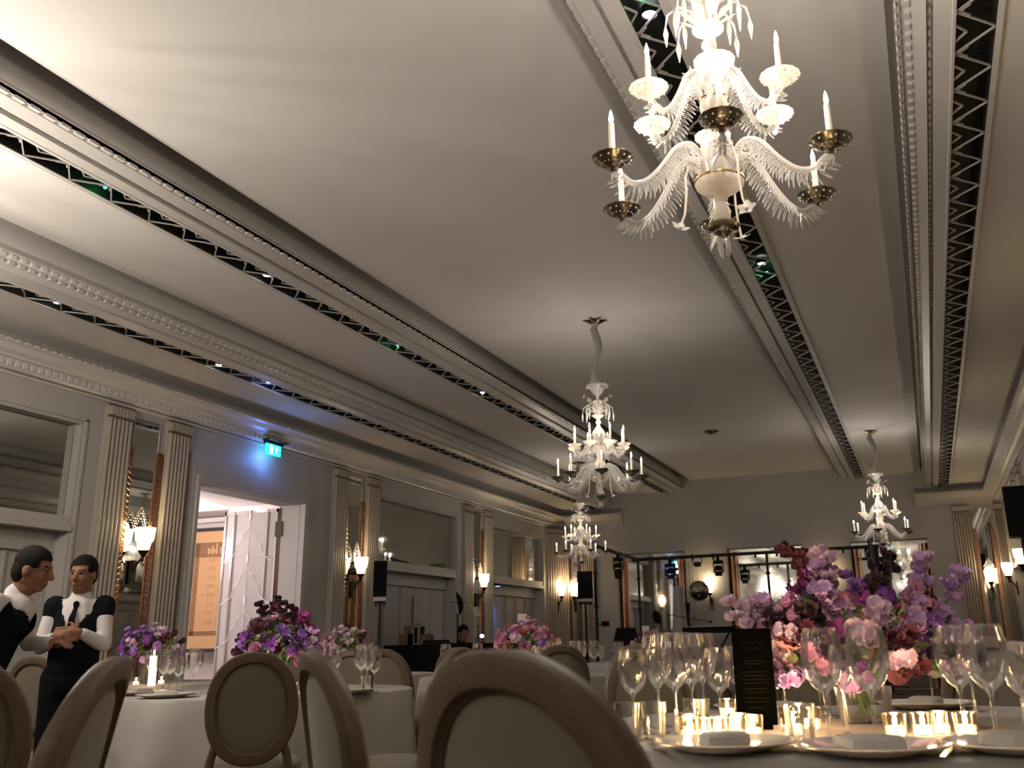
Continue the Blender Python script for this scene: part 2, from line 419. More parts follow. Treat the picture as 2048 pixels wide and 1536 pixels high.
# far wall with three mirrored portals
b=MB()
def farbox(x0,x1,z0,z1,rec=0): b.box(x0,x1,YF+rec,YF+.3,z0,z1)
PORT=[(-6.34,-4.84),(-3.906,-2.338),(-1.37,.13)]
xs=WL-.3
for (a,e) in PORT:
    farbox(xs,a,0,4.6); farbox(a,e,2.86,4.6); farbox(a,e,0,2.86,.12); xs=e
farbox(xs,WR+.3,0,4.6)
farbox(WL-.3,WR+.3,4.6,4.82); struct('wall_front',b,M['wall'])
b=MB()
for (a,e) in PORT:
    c=(a+e)/2; 
    for k,(w,z,pr) in enumerate(((.94,3.15,.03),(.86,3.05,.055),(.80,2.93,.08))):
        b.box(c-w-.0,c+w,YF-.001,YF-pr,2.862+.002*k,z); b.box(c-w,a-.002*k,YF-.001,YF-pr,0,2.862+.002*k); b.box(e+.002*k,c+w,YF-.001,YF-pr,0,2.862+.002*k)
struct(nm(),b,M['wall'])
b=MB()     # cornice return on the far wall
for x0,x1 in ((WL,-6.2),(0,WR)):
    b.prism([(YF,3.88),(YF-.26,3.74),(YF-.25,3.71),(YF-.12,3.62),(YF-.09,3.54),(YF-.04,3.53),(YF-.03,3.50),(YF,3.49)],x0,x1,'x')
struct(nm(),b,M['wall'])
b=MB(); b.box(WL-.3,WR+.3,Y0-.3,Y0,0,4.6); struct('wall_back',b,M['wall'])
PL=['mirrored portal with copper edges left of the mirror ball','mirrored portal behind the big pink bouquet, centre of the far wall','mirrored portal under the farthest right chandelier']
for k,(a,e) in enumerate(PORT):
    c=(a+e)/2; w=(e-a)/2
    t=thing('portal_mirror',PL[k],'mirror',(c,YF+.115,0))
    m=MB(); m.box(-w,w,0,-.01,.02,2.86); m.build('mirror_glass',M['mirror'],t,False)
    for s in (-1,1):
        m=MB(); m.tube([(s*(w-.07),-.05,.02),(s*(w-.07),-.05,2.78)],.065,14); m.build('copper_column',M['copper'],t)
        m=MB(); m.box(s*(w-.15),s*(w-.19),-.03,-.01,.02,2.8); m.build('copper_strip',M['copper'],t,False)
# far wall pilasters, left and right of the portals
def far_pil(x0,x1,top=3.47):
    b=MB(); w=x1-x0; b.m=0; b.box(x0,x1,YF,YF-.06,0,top); n=6; s=w/n
    for k in range(n):
        xc=x0+s*(k+.5)
        b.m=0; b.prism([(xc-s*.36,YF-.05)]+[(xc-s*.36*math.cos(PI*t/6),YF-.06-.02*math.sin(PI*t/6)) for t in range(7)]+[(xc+s*.36,YF-.05)],.1,top-.13,'z')
        b.m=1; b.box(xc+s*.38,xc+s*.62,YF-.058,YF-.064,.1,top-.13)
    b.m=1; b.box(x0-.005,x1+.005,YF-.05,YF-.088,top-.135,top-.11); b.box(x0-.005,x1+.005,YF-.05,YF-.088,top-.015,top)
    b.m=0; b.box(x0,x1,YF-.05,YF-.08,top-.11,top-.015)
    b.build(nm(),[M['fluted'],M['groove']],None,False)['kind']='structure'
for x0,x1 in ((.67,.97),(1.43,1.585),(-7.18,-6.90)): far_pil(x0,x1)
for xc,L in ((1.2,'narrow mirror with copper strips at the far right corner'),(-7.36,'narrow mirror with copper strips at the far left corner')):
    t=thing('pilaster_mirror',L,'mirror',(xc,YF-.002,.1)); w=.19 if xc>0 else .13
    m=MB(); m.box(-w,w,0,-.01,0,3.3); m.build('mirror_glass',M['mirror'],t,False)
    for s in (-1,1):
        m=MB(); m.box(s*w,s*(w-.06),-.035,0,.1,2.9); zz=MB(); m.build('copper_strip',M['copper'],t,False)
# fluted splayed corner at the far left
b=MB(); n=9
p0=Vector((WL+.02,20.75)); p1=Vector((-7.50,YF-.03)); d=(p1-p0)/n; nn=Vector((d.y,-d.x)).normalized()
b.m=0; b.prism([(WL,20.7),tuple(p0),tuple(p1),(-7.5,YF),(WL,YF)],0,3.47,'z')
for k in range(n):
    c=p0+d*(k+.5); e=d.normalized()*(d.length*.36)
    b.m=0; b.prism([tuple(c-e)]+[tuple(c-e*math.cos(PI*t/6)+nn*.022*math.sin(PI*t/6)) for t in range(7)]+[tuple(c+e)],.1,3.34,'z')
    b.m=1; q=p0+d*(k+1); f=d.normalized()*.008; b.prism([tuple(q-f),tuple(q-f+nn*.004),tuple(q+f+nn*.004),tuple(q+f)],.1,3.34,'z')
b.m=1; b.prism([tuple(p0),tuple(p0+nn*.03),tuple(p1+nn*.03),tuple(p1)],3.34,3.36,'z'); b.prism([tuple(p0),tuple(p0+nn*.03),tuple(p1+nn*.03),tuple(p1)],3.455,3.475,'z')
b.build(nm(),[M['fluted'],M['groove']],None,False)['kind']='structure'

# grey speaker grille and door knob on the white folding doors of the fourth bay
t=thing('wall_speaker_panel','small grey rectangular grille set in the white folding doors','panel',(WL-.165,15.15,1.36))
b=MB(); b.box(-.005,.012,-.15,.15,0,.44); b.build('grille_panel',M['grey'],t,False)
t=thing('door_knob','small black knob on the white folding doors','knob',(WL-.19,14.98,1.18))
b=MB(); b.ell((.03,0,0),(.03,.025,.025)); b.build('knob',M['blackm'],t)

# ------------------------------------------------------------------ foyer beyond the open door
b=MB()
b.box(-13.2,WL-.32,6.2,6.4,0,3.6); b.box(-13.4,-13.2,6.2,13.4,0,3.6); b.box(-13.2,WL-.32,13.0,13.2,0,3.6)
b.box(-13.2,WL-.32,6.2,13.2,3.35,3.5)
b.box(-13.2,WL-.32,12.3,13.0,3.02,3.35); b.box(-9.3,WL-.32,6.4,13,2.98,3.35)
b.box(-13.2,-10.9,12.93,13.0,2.86,2.98)
b.box(-9.36,-8.12,11.9,13.0,0,3.3)
struct('wall_foyer',b,M['foyerw'])
b=MB(); b.box(-13.0,-9.4,12.84,12.98,2.93,3.0); struct(nm(),b,M['foyerw'])
for k,(x,y) in enumerate(((-9.9,9.5),(-11.5,10.8),(-9.0,10.6),(-9.0,9.3))):
    z=3.35 if x<-9.3 else 2.98
    t=thing('foyer_downlight',['small round ceiling light in the foyer beyond the doorway, left','small round ceiling light in the foyer, farthest in','small round ceiling light just inside the doorway, right','small round ceiling light just inside the doorway, left'][k],'ceiling light',(x,y,z-.012))
    m=MB(); m.lathe([(.0,0),(.035,0),(.045,.01)],16); m.build('lens',M['spotw'],t)
for x,y in ((-11,9.0),(-9.9,11.0),(-8.7,8.6)):
    lamp('foyer_lamp','POINT',(x,y,2.60),52,(1,.87,.86),.25)
# door leaf, folded back into the foyer
t=bpy.data.objects.new('door_1',None); COL.objects.link(t); t.location=(WL-.34,11.40,0); t['kind']='structure'
b=MB(); W=.86; H=2.83
b.box(-W,0,-.02,.02,H-.045,H); b.box(-W,0,-.02,.02,.05,.14); b.box(-W,-W+.025,-.02,.02,.05,H); b.box(-.025,0,-.02,.02,.05,H)
for x in (-.70,-.16): b.box(x-.011,x+.011,-.03,.03,.05,H)
b.build('door_frame',M['silver'],t,False)
b=MB(); b.box(-W,0,-.004,.004,.1,H-.02); b.build('glass_panel',M['frost'],t,False)
b=MB()
for k in range(5):
    zt=H-.14-.55*k
    for s in (-1,1):
        pts=[(-.43,-.03,zt)]
        x=0; z=zt; 
        for (dx,dz,cx) in ((.10,.17,1),(.09,.15,1),(.12,.18,1),(.12,.05,1)):
            for i in range(1,6):
                a=PI/2*i/5; pts.append((-.43+s*(x+dx*(1-math.cos(a))),-.03,z-dz*math.sin(a)))
            x+=dx; z-=dz
        pts=[p for p in pts if -.85<p[0]<-.01 and p[2]>.1]
        b.tube(pts,.008,5)
    if zt-.1>.2: b.tube([(-.43,-.03,zt+.14),(-.43,-.03,max(zt-.4,.1))],.009,5); b.box(-.445,-.415,-.04,-.02,zt+.0,zt+.10)
b.build('scalloped_lattice',M['lattice'],t)
b=MB(); b.box(.01,.06,-.02,.02,.05,H+.0); b.build('pivot_post',M['bronze'],t,False)
for z in (2.45,1.35,.3):
    b=MB(); b.box(-.02,.09,-.035,.03,z,z+.2); b.build('hinge',M['bronze'],t,False)
# framed poster
t=thing('framed_poster','big tan art print in a black frame beyond the open doorway','framed picture',(-9.92,12.66,.99))
t.rotation_euler=(0,0,math.radians(4))
b=MB(); w=.72; h=1.82
b.box(-w,-w+.05,-.03,.02,0,h); b.box(w-.05,w,-.03,.02,0,h); b.box(-w,w,-.03,.02,0,.05); b.box(-w,w,-.03,.02,h-.05,h); b.build('frame',M['pframe'],t,False)
b=MB(); b.box(-w+.05,w-.05,-.008,.0,.05,h-.05); b.build('mount',M['pmat'],t,False)
b=MB(); b.m=0; b.box(-w+.17,w-.17,-.012,-.006,.24,h-.22)
b.m=1
b.box(-w+.17,-w+.25,-.014,-.01,.24,h-.22); b.box(w-.25,w-.17,-.014,-.01,.24,h-.22); b.box(-w+.17,w-.17,-.014,-.01,h-.44,h-.22); b.box(-w+.17,w-.17,-.014,-.01,.24,.30)
b.m=2
for i in range(9):
    b.box(-.30,-.17,-.015,-.012,.40+.13*i,.46+.13*i)
for i in range(12): b.box(-.12+.045*(i%6),-.095+.045*(i%6),-.015,-.012,.38+.16*(i//6),.50+.16*(i//6))
b.prism([(-.02,1.25),(.2,1.3),(.3,1.05),(.1,.95),(.02,1.08),(-.08,1.12)],-.015,-.012)
for i in range(3): b.box(-.1,.3,-.015,-.012,.72+.12*i,.76+.12*i)
b.m=0
for i in range(8): b.box(-.33+.07*i,-.30+.07*i,-.017,-.013,h-.40,h-.30+.03*(i%3))
b.build('print',[M['print'],M['sepia'],M['sepial']],t,False)

# exit sign
t=thing('exit_sign','glowing blue-green exit sign hanging above the open doorway','exit sign',(WL+.12,10.55,3.40))
b=MB(); b.box(-.03,.03,-.17,.17,.115,.150); b.box(-.1,.10,-.2,.2,.150,.162); b.build('housing',M['blackm'],t,False)
b=MB(); b.box(-.006,.006,-.155,.155,-.02,.115); b.build('sign_face',M['exitf'],t,False)
b=MB()
x0,x1=.006,.009
b.box(x0,x1,-.075,-.02,.0,.005); b.box(x0,x1,-.075,-.068,.0,.10); b.box(x0,x1,-.027,-.02,.0,.10); b.box(x0,x1,-.075,-.02,.095,.10)
b.ell((.008,-.045,.083),(.003,.008,.008),8,5); b.tube([(.008,-.045,.07),(.008,-.05,.045),(.008,-.06,.02)],.005,5); b.tube([(.008,-.05,.045),(.008,-.035,.03),(.008,-.035,.012)],.004,5); b.tube([(.008,-.06,.055),(.008,-.046,.065),(.008,-.033,.055)],.004,5)
b.box(x0,x1,.055,.065,.01,.07); b.prism([(.03,.06),(.06,.10),(.09,.06)],x0,x1,'x')
b.build('running_man_and_arrow',M['exitw'],t)
b=MB(); 
for s in (-.12,.12): b=MB(); b.tube([(0,s,.15),(0,s,.20)],.006,6); b.build('suspension_rod',M['blackm'],t)
lamp('exit_glow','POINT',(WL+.17,10.46,3.33),4.,(.12,.26,1),.06)

# ------------------------------------------------------------------ spotlights and leds inside the grilles
SP=[('w',-5.19,6.87,4.180,'bright white spotlight inside the upper left grille, nearest of that strip'),('w',-5.20,11.57,4.180,'small white spotlight inside the upper left grille beside the middle chandelier'),
    ('w',-1.03,8.32,4.180,'white spotlight beside a green light in the grille under the nearest chandelier'),('w',-1.02,4.42,4.180,'white spotlight in the grille at the top edge beside the nearest chandelier'),
    ('w',-6.79,8.29,3.905,'oval white spotlight inside the lower left grille'),('w',-6.78,6.13,3.905,'round white spotlight inside the lower left grille at the left edge'),
    ('g',-5.18,9.23,4.180,'green indicator light inside the upper left grille, mid length'),('g',-5.19,4.96,4.180,'green indicator light inside the upper left grille at the left edge'),
    ('g',-1.02,8.55,4.180,'green indicator light beside the spotlight under the nearest chandelier'),('g',-1.01,4.20,4.180,'green glow in the grille at the top edge of the photo'),
    ('b',-6.76,9.10,3.905,'blue glow inside the lower left grille above the exit sign')]
protos={}
for kind,x,y,z,L in SP:
    nmk={'w':'grille_spotlight','g':'green_indicator_light','b':'blue_indicator_light'}[kind]
    t=thing(nmk,L,'spotlight' if kind=='w' else 'indicator light',(x,y,z),0)
    b=MB()
    if kind=='w': b.lathe([(0,-.006),(.03,-.002),(.036,.008)],16); b.build('lens',M['spotw'],t); b=MB(); b.lathe([(.036,.008),(.042,-.002),(.046,.03),(.04,.05)],16); b.build('housing',M['blackm'],t)
    else: 
        b.ell((0,0,0),(.014,.014,.008) if kind=='g' else (.02,.09,.006),10,6); b.build('lens',M['led'] if kind=='g' else M['blue'],t)
    if kind!='w': lamp('indicator_glow','POINT',(x,y,z-.02),.25 if kind=='g' else .9,(.05,1,.4) if kind=='g' else (.3,.4,1),.02)

# ------------------------------------------------------------------ chandeliers
def leafspray(b,base,tip,w):
    # ribbed glass leaf: bent blade
    base=Vector(base); tip=Vector(tip); d=tip-base; side=d.cross(Vector((0,0,1))); 
    if side.length<1e-4: side=Vector((1,0,0))
    side.normalize(); vs=[];n=6
    for i in range(n+1):
        t=i/n; p=base+d*t; ww=w*math.sin(PI*min(.08+t*.9,.98))
        vs+= [p-side*ww,p+Vector((0,0,.004)),p+side*ww]
    b.add([tuple(v) for v in vs],[(3*i+j,3*i+j+1,3*i+j+4,3*i+j+3) for i in range(n) for j in range(2)])
def flower_end(b,c,r,n=5,tilt=Vector((0,0,-1))):
    c=Vector(c); tilt=tilt.normalized(); a=tilt.orthogonal().normalized(); bb=tilt.cross(a)
    for k in range(n):
        th=2*PI*k/n; d=a*math.cos(th)+bb*math.sin(th); s=a*-math.sin(th)+bb*math.cos(th)
        vs=[];m=4
        for i in range(m+1):
            t=i/m; w=r*.42*math.sin(PI*(.12+.8*t)); p=c+d*r*t+tilt*(-.25*r*t*t)
            vs+= [p-s*w-tilt*.1*w, p, p+s*w-tilt*.1*w]
        b.add([tuple(v) for v in vs],[(3*i+j,3*i+j+1,3*i+j+4,3*i+j+3) for i in range(m) for j in range(2)])
def arm_mesh(R,z0,zc,big):
    # S-shaped arm in the x-z plane, from hub to candle cup, with its comb of glass loops
    K=[(.045,z0+.0),(.07,z0+.075),(.13*R/.49,z0+.115),(.20*R/.49,z0+.085),(.27*R/.49,z0+.0),(.34*R/.49,z0-.065),(.41*R/.49,z0-.085),(.465*R/.49,z0-.055),(R*.995,zc-.035),(R,zc)]
    pts=[]
    for i in range(len(K)-1):
        p0=K[max(i-1,0)];p1=K[i];p2=K[i+1];p3=K[min(i+2,len(K)-1)]
        for j in range(4):
            t=j/4; f=lambda a,b_,c,d:.5*((2*b_)+(-a+c)*t+(2*a-5*b_+4*c-d)*t*t+(-a+3*b_-3*c+d)*t**3)
            pts.append((f(p0[0],p1[0],p2[0],p3[0]),0,f(p0[1],p1[1],p2[1],p3[1])))
    pts.append((K[-1][0],0,K[-1][1]))
    a=MB(); a.tube(pts,[.0085 if big else .0075]*len(pts),8)
    a.tube([(p[0],.009,p[2]-.006) for p in pts[2:-4]],.0042,5); a.tube([(p[0],-.009,p[2]-.006) for p in pts[2:-4]],.0042,5)
    fr=MB(); n=len(pts)
    rnd=random.Random(3)
    L=.052 if big else .040
    cum=[0]
    for i in range(1,n): cum.append(cum[-1]+math.dist(pts[i],pts[i-1]))
    tot=cum[-1]; s=.055
    while s<tot-.05:
        i=max(k for k in range(n) if cum[k]<=s); j=min(i+1,n-1); f=(s-cum[i])/max(cum[j]-cum[i],1e-6)
        px=pts[i][0]+(pts[j][0]-pts[i][0])*f; pz=pts[i][2]+(pts[j][2]-pts[i][2])*f
        tx=pts[j][0]-pts[i][0]; tz=pts[j][2]-pts[i][2]; l=math.hypot(tx,tz) or 1; tx/=l; tz/=l
        nx,nz=tz,-tx     # outward / underside normal
        ll=L*(.75+.5*math.sin(PI*s/tot))*(.85+.3*rnd.random()); lean=.35*ll
        for sy in (-1,1):
            w=.0052; q=[]
            for k in range(7):
                u=k/6; o=ll*math.sin(PI*u)**.8; side=(u-.5)*2*w
                q.append((px+nx*o+tx*(side+lean*math.sin(PI*u)**2), sy*(.004+.55*o), pz+nz*o+tz*(side+lean*math.sin(PI*u)**2)))
            fr.tube(q,.00135,3,False)
        s+=.0150
    return a.mesh('arm',M['crystal']), fr.mesh('fringe',M['fringe'],True)
def cup_mesh(R,material):
    b=MB(); b.lathe([(.006,-.045),(.012,-.04),(.014,-.03),(.022,-.022),(.03,-.018),(.045,-.012),(R*.72,-.006),(R,.012),(R*.99,.015),(R*.7,.0),(.02,-.006),(.0145,-.004),(.0145,.012)],28,rim=.018,nr=14)
    o=MB()
    for k in range(16):
        a=2*PI*k/16; o.ell((.55*R*math.cos(a),.55*R*math.sin(a),-.013),(.0035,.0035,.0035),6,4)
    for k in range(14):
        a=2*PI*k/14; o.ell((.86*R*math.cos(a),.86*R*math.sin(a),-.001),(.0042,.0042,.0042),6,4)
    return b.mesh('drip_pan',material), o.mesh('bead_ring',M['bead'])
armL,frL=arm_mesh(.44,.265,.215,True); armU,frU=arm_mesh(.278,.585,.535,False)
cupL,beL=cup_mesh(.076,M['smoky']); cupU,beU=cup_mesh(.074,M['opal'])
cm=MB(); cm.lathe([(.0,.0),(.0125,.0),(.0105,.15),(.008,.155),(0,.155)],14); candle_me=cm.mesh('candle',M['candle'])
bm_=MB(); bm_.lathe([(0,.152),(.006,.156),(.0085,.168),(.0075,.180),(.004,.195),(.0008,.207),(0,.207)],10); bulb_me=bm_.mesh('flame_bulb',M['bulb'])
def chandelier(label,loc,top,arms,rz,zs=1.,tier2=None,detail=True,power=5.):
    t=thing('chandelier',label,'chandelier',loc,rz)
    # central column
    b=MB(); b.lathe([(.0,.205),(.03,.21),(.04,.215),(.048,.235),(.018,.262),(.022,.30),(.05,.33),(.064,.37),(.060,.40),(.036,.43),(.03,.46),(.034,.50),(.05,.53),(.055,.56),(.05,.585),(.02,.60),(.018,.62),(.05,.66),(.066,.70),(.064,.73),(.04,.765),(.022,.79),(.018,.81),(.03,.825),(.028,.84),(.018,.855),(.02,.868),(.062,.90),(.062,.908),(.02,.915),(.016,.97),(.03,1.0),(.052,1.05),(.052,1.06),(.018,1.07),(.014,1.10),(.02,1.12),(.0,1.13)],28)
    b.build('glass_column',M['opal'],t)
    b=MB(); b.lathe([(.012,.198),(.03,.19),(.068,.205),(.088,.222),(.092,.236),(.088,.243),(.06,.245),(.02,.25)],36); b.build('hub_dish',M['opal'],t)
    b=MB(); b.lathe([(.090,.240),(.095,.243),(.094,.249),(.088,.250)],36); b.build('gilt_ring',M['goldrim'],t)
    b=MB(); b.lathe([(.052,.584),(.057,.588),(.052,.592)],28); b.build('gilt_ring',M['goldrim'],t)
    b=MB(); b.lathe([(.018,.198),(.026,.185),(.024,.165),(.018,.155),(.026,.135),(.034,.115),(.032,.095),(.02,.08),(.016,.07)],20,rim=.04,nr=10); b.build('bottom_urn',M['opal'],t)
    b=MB(); b.lathe([(.016,.075),(.05,.072),(.062,.060),(.058,.048),(.036,.040),(.022,.026),(.010,.018),(0,.016)],28); b.build('bottom_bowl',M['smoky'],t)
    b=MB()
    for k in range(16): a=2*PI*k/16; b.ell((.054*math.cos(a),.054*math.sin(a),.05),(.004,.004,.004),6,4); b.ell((.034*math.cos(a),.034*math.sin(a),.037),(.0035,.0035,.0035),6,4)
    b.build('bead_ring',M['bead'],t)
    b=MB()
    for k in range(4):
        a=2*PI*k/4+.4; r=.018; b.tube([(.006*math.cos(a),.006*math.sin(a),.03),(r*math.cos(a),r*math.sin(a),.0),(r*1.15*math.cos(a),r*1.15*math.sin(a),-.03),(r*.9*math.cos(a),r*.9*math.sin(a),-.062)],[.004,.006,.005,.0015],6)
    b.build('pendant_prongs',M['crystal'],t)
    # inner feather leaves around the hub
    b=MB()
    for k in range(14):
        a=2*PI*k/14; ca,sa=math.cos(a),math.sin(a); leafspray(b,(.05*ca,.05*sa,.245),((.085+.02*(k%2))*ca,(.085+.02*(k%2))*sa,.36+.03*(k%2)),.014)
    for k in range(10):
        a=2*PI*k/10+.2; ca,sa=math.cos(a),math.sin(a); leafspray(b,(.04*ca,.04*sa,.59),(.085*ca,.085*sa,.67),.012)
    b.build('glass_leaves',M['fringe'],t)
    # drooping flower stems
    for k in range(3):
        a=2*PI*k/3+.55; ca,sa=math.cos(a),math.sin(a)
        b=MB(); b.tube([(r*ca,r*sa,z) for r,z in ((.06,.25),(.085,.31),(.11,.315),(.125,.27),(.125,.2),(.135,.12),(.155,.07))],.0045,6)
        b.build('flower_stem',M['opal'],t)
        b=MB(); flower_end(b,(.157*ca,.157*sa,.065),.036,5,Vector((ca*.4,sa*.4,-1))); b.ell((.157*ca,.157*sa,.066),(.008,.008,.008),8,5); b.build('glass_flower',M['fringe'],t)
    # crown
    b=MB()
    for k in range(8):
        a=2*PI*k/8; ca,sa=math.cos(a),math.sin(a)
        b.tube([(r*ca,r*sa,z) for r,z in ((.03,.91),(.06,.99),(.11,1.02),(.155,.985),(.165,.93))],[.005,.006,.006,.005,.003],6)
        b.tube([(.165*ca,.165*sa,.93),(.165*ca,.165*sa,.90),(.165*ca,.165*sa,.84)],[.004,.011,.0015],6)
        b.tube([(.125*ca,.125*sa,1.01),(.125*ca,.125*sa,.95),(.125*ca,.125*sa,.88)],[.003,.010,.0015],6)
        leafspray(b,(.03*ca,.03*sa,.92),(.12*math.cos(a+.3),.12*math.sin(a+.3),.985),.018)
    b.build('crown_leaves',M['fringe'],t)
    for k in range(5):
        a=2*PI*k/5+.9; ca,sa=math.cos(a),math.sin(a)
        b=MB(); b.tube([(r*ca,r*sa,z) for r,z in ((.03,1.0),(.07,1.05),(.12,1.09),(.155,1.105))],.003,5); b.build('flower_stem',M['crystal'],t)
        b=MB(); flower_end(b,(.16*ca,.16*sa,1.105),.03,5,Vector((ca,sa,.2))); b.build('glass_flower',M['fringe'],t)
    b=MB(); b.lathe([(.02,1.12),(.04,1.13),(.05,1.15),(.075,1.19),(.105,1.225),(.115,1.235),(.11,1.222),(.118,1.205)],26,rim=.06,nr=9); b.build('top_bowl',M['crystal'],t)
    # arms
    n1=arms; n2=arms
    for tier,(n,me,fr,cup,be,R,zc) in enumerate(((n1,armL,frL,cupL,beL,.44,.215),(n2,armU,frU,cupU,beU,.278,.535))):
        for k in range(n):
            o=link('arm',me,t); o.rotation_euler=(0,0,2*PI*(k+(.5 if tier==1 and arms==8 else 0))/n)
            link('fringe',fr,o)
            c=link('drip_pan',cup,o,(R,0,zc+.034)); d=link('bead_ring',be,o,(R,0,zc+.034))
            ca=link('candle',candle_me,o,(R,0,zc+.034)); link('flame_bulb',bulb_me,o,(R,0,zc+.034))
            if k%2==0: lamp('candle_light','POINT',(R,0,zc+.034+.215),power,WARM,.012,parent=o)
    # silk sleeve and bronze star
    h=(top-loc[2])/zs
    P=[];Rr=[]; m=12; rn=random.Random(int(loc[1]*10))
    for i in range(m+1):
        u=i/m; P.append((.028*math.sin(u*7+loc[1])*(1 if 0<i<m else 0),.018*math.cos(u*6)*(1 if 0<i<m else 0),1.2+(h-1.2-.05)*u)); Rr.append(.036+.009*math.sin(u*9+1)+.006*rn.random())
    Rr[-1]=.022
    b=MB(); b.tube(P,Rr,12); b.build('silk_sleeve',M['sleeve'],t)
    b=MB(); b.lathe([(.03,h-.07),(.04,h-.06),(.04,h-.045),(.03,h-.04)],16); b.build('collar',M['opal'],t)
    st=star_mesh(); s=link('ceiling_star',st,t,(0,0,h))
    t.scale=(1,1,zs)
    return t
def setpower(o,p):
    for ch in o.children_recursive:
        if ch.type=='LIGHT': ch.data=ch.data.copy(); ch.data.energy=p
_st=[]
def star_mesh():
    if _st: return _st[0]
    b=MB(); n=6; vs=[(0,0,-.07)]
    for k in range(2*n):
        r=.145 if k%2==0 else .055; a=PI*k/n; vs.append((r*math.cos(a),r*math.sin(a),-.004 if k%2==0 else -.03))
    vs.append((0,0,0)); 
    b.m=0
    b.add(vs,[(0,1+k,1+(k+1)%(2*n)) for k in range(2*n)]+[(2*n+1,1+(k+1)%(2*n),1+k) for k in range(2*n)])
    b.m=1
    for k in range(n):
        a=PI*(2*k)/n; b.tube([(.0,0,-.072),(.135*math.cos(a),.135*math.sin(a),-.008)],.0022,4)
    _st.append(b.mesh('ceiling_star',[M['star'],M['starw']],False)); return _st[0]
CH1=chandelier('nearest and largest white glass chandelier, cut by the top edge',(-.545,3.36,2.385),4.149,6,math.radians(-78),1.,power=9)
CH2=chandelier('white glass chandelier hanging from the middle of the ceiling on a long grey sleeve',(-3.085,9.87,2.395),4.396,8,.35,1.02,power=2.6)
CH3=chandelier('small-looking far chandelier hanging behind the middle one, above the left loudspeaker',(-5.72,17.02,2.33),4.165,6,.2,.88,power=3.)
CH4=chandelier('far chandelier on the right above the big pink bouquet',(-.55,16.4,2.32),4.165,6,.45,.93,power=4)
CH5=chandelier('chandelier beyond the left frame edge, seen only in the left niche mirror',(-5.66,3.35,2.385),4.165,6,.1,1.,power=34)
for q,(x,y) in enumerate(((-3.085,-3.2),(-.55,-3.2),(-5.66,-3.2))):  # unseen chandelier copies, added as fill to brighten the ceiling
    c=dup(CH1,(x,y,2.385),.3*q,['chandelier added behind the camera for fill light, centre row','chandelier added behind the camera for fill light, right row','chandelier added behind the camera for fill light, left row'][q]); setpower(c,(3,16,20)[q])
t=thing('bare_ceiling_star','bronze star on the ceiling without a chandelier under it','ceiling star',(-3.12,16.39,4.396)); link('star_plate',star_mesh(),t)

# ------------------------------------------------------------------ wall sconces
def sconce(label,loc,rz,power=3.6,copy_of=None):
    if copy_of:
        t=dup(copy_of,loc,rz,label)
    else:
        t=thing('wall_sconce',label,'wall lamp',loc,rz)   # +x points into the room
        b=MB(); n=6
        pr=[(.0,.0),(.070,.0),(.086,.012),(.092,.03),(.100,.10),(.104,.15),(.099,.15),(.094,.10),(.085,.03)]
        b.lathe(pr,8,(.13,0,0)); b.build('glass_shade',M['shade'],t,False)
        b=MB(); b.lathe([(.0,-.075),(.056,-.075),(.066,-.03),(.070,-.001)],8,(.13,0,0)); b.build('shade_base',M['shadet'],t,False)
        b=MB(); b.lathe([(.055,-.085),(.05,-.10),(.028,-.125),(.016,-.15),(.012,-.19),(0,-.21)],8,(.13,0,0)); b.tube([(.13,0,-.15),(.06,0,-.22),(.03,0,-.30)],.012,8); b.box(0,.03,-.035,.035,-.42,-.18); b.build('bracket',M['bronze'],t)
        b=MB()
        for s in (-1,1):
            for j in range(3):
                for i in range(6):
                    y=s*(.01+.017*i)+s*.0; z=.36-.028*i-.055*j
                    b.ell((.05,y,z),(.006,.0065,.009),6,4)
        b.tube([(.05,-.1,.14),(.05,0,.37),(.05,.1,.14)],.002,4)
        b.build('beaded_crest',M['bead'],t)
    lamp('sconce_light','POINT',(loc[0]+.13*math.cos(rz),loc[1]+.13*math.sin(rz),loc[2]+.17),power,(1,.74,.44),.06)
    return t
S0=sconce('lit alabaster wall lamp on the mirror behind the waiters',(WL+.03,8.40,2.10),0)
sconce('lit alabaster wall lamp on the mirror between the doorway and the loudspeaker',(WL+.03,12.745,2.10),0,copy_of=S0)
sconce('lit alabaster wall lamp on the mirror beside the black umbrella',(WL+.03,17.085,2.10),0,copy_of=S0)
sconce('lit alabaster wall lamp on the fluted far left corner',(-7.66,21.07,2.08),math.radians(-25),copy_of=S0)
sconce('lit alabaster wall lamp on the far left corner mirror, half behind the loudspeaker',(-7.36,YF-.03,2.08),math.radians(-90),copy_of=S0)
sconce('lit wall lamp glowing behind the mirror ball',(-4.32,YF-.01,2.04),math.radians(-90),copy_of=S0)
sconce('lit wall lamp between the centre portal and the right portal, behind the bouquet',(-1.85,YF-.01,2.04),math.radians(-90),copy_of=S0)
sconce('lit wall lamp on the far right corner mirror',(1.20,YF-.03,2.05),math.radians(-90),copy_of=S0)
sconce('lit wall lamp on the right-hand wall at the frame edge',(WR-.03,20.0,2.08),PI,copy_of=S0)
for y,L in ((4.1,'nearest the camera'),(8.40,'second from the camera'),(12.745,'third from the camera'),(17.085,'fourth from the camera')):
    sconce('lit wall lamp on the right-hand wall outside the frame, '+L,(WR-.03,y,2.10),PI,copy_of=S0)
sconce('lit wall lamp on the left wall before the frame edge',(WL+.03,4.1,2.10),0,copy_of=S0)

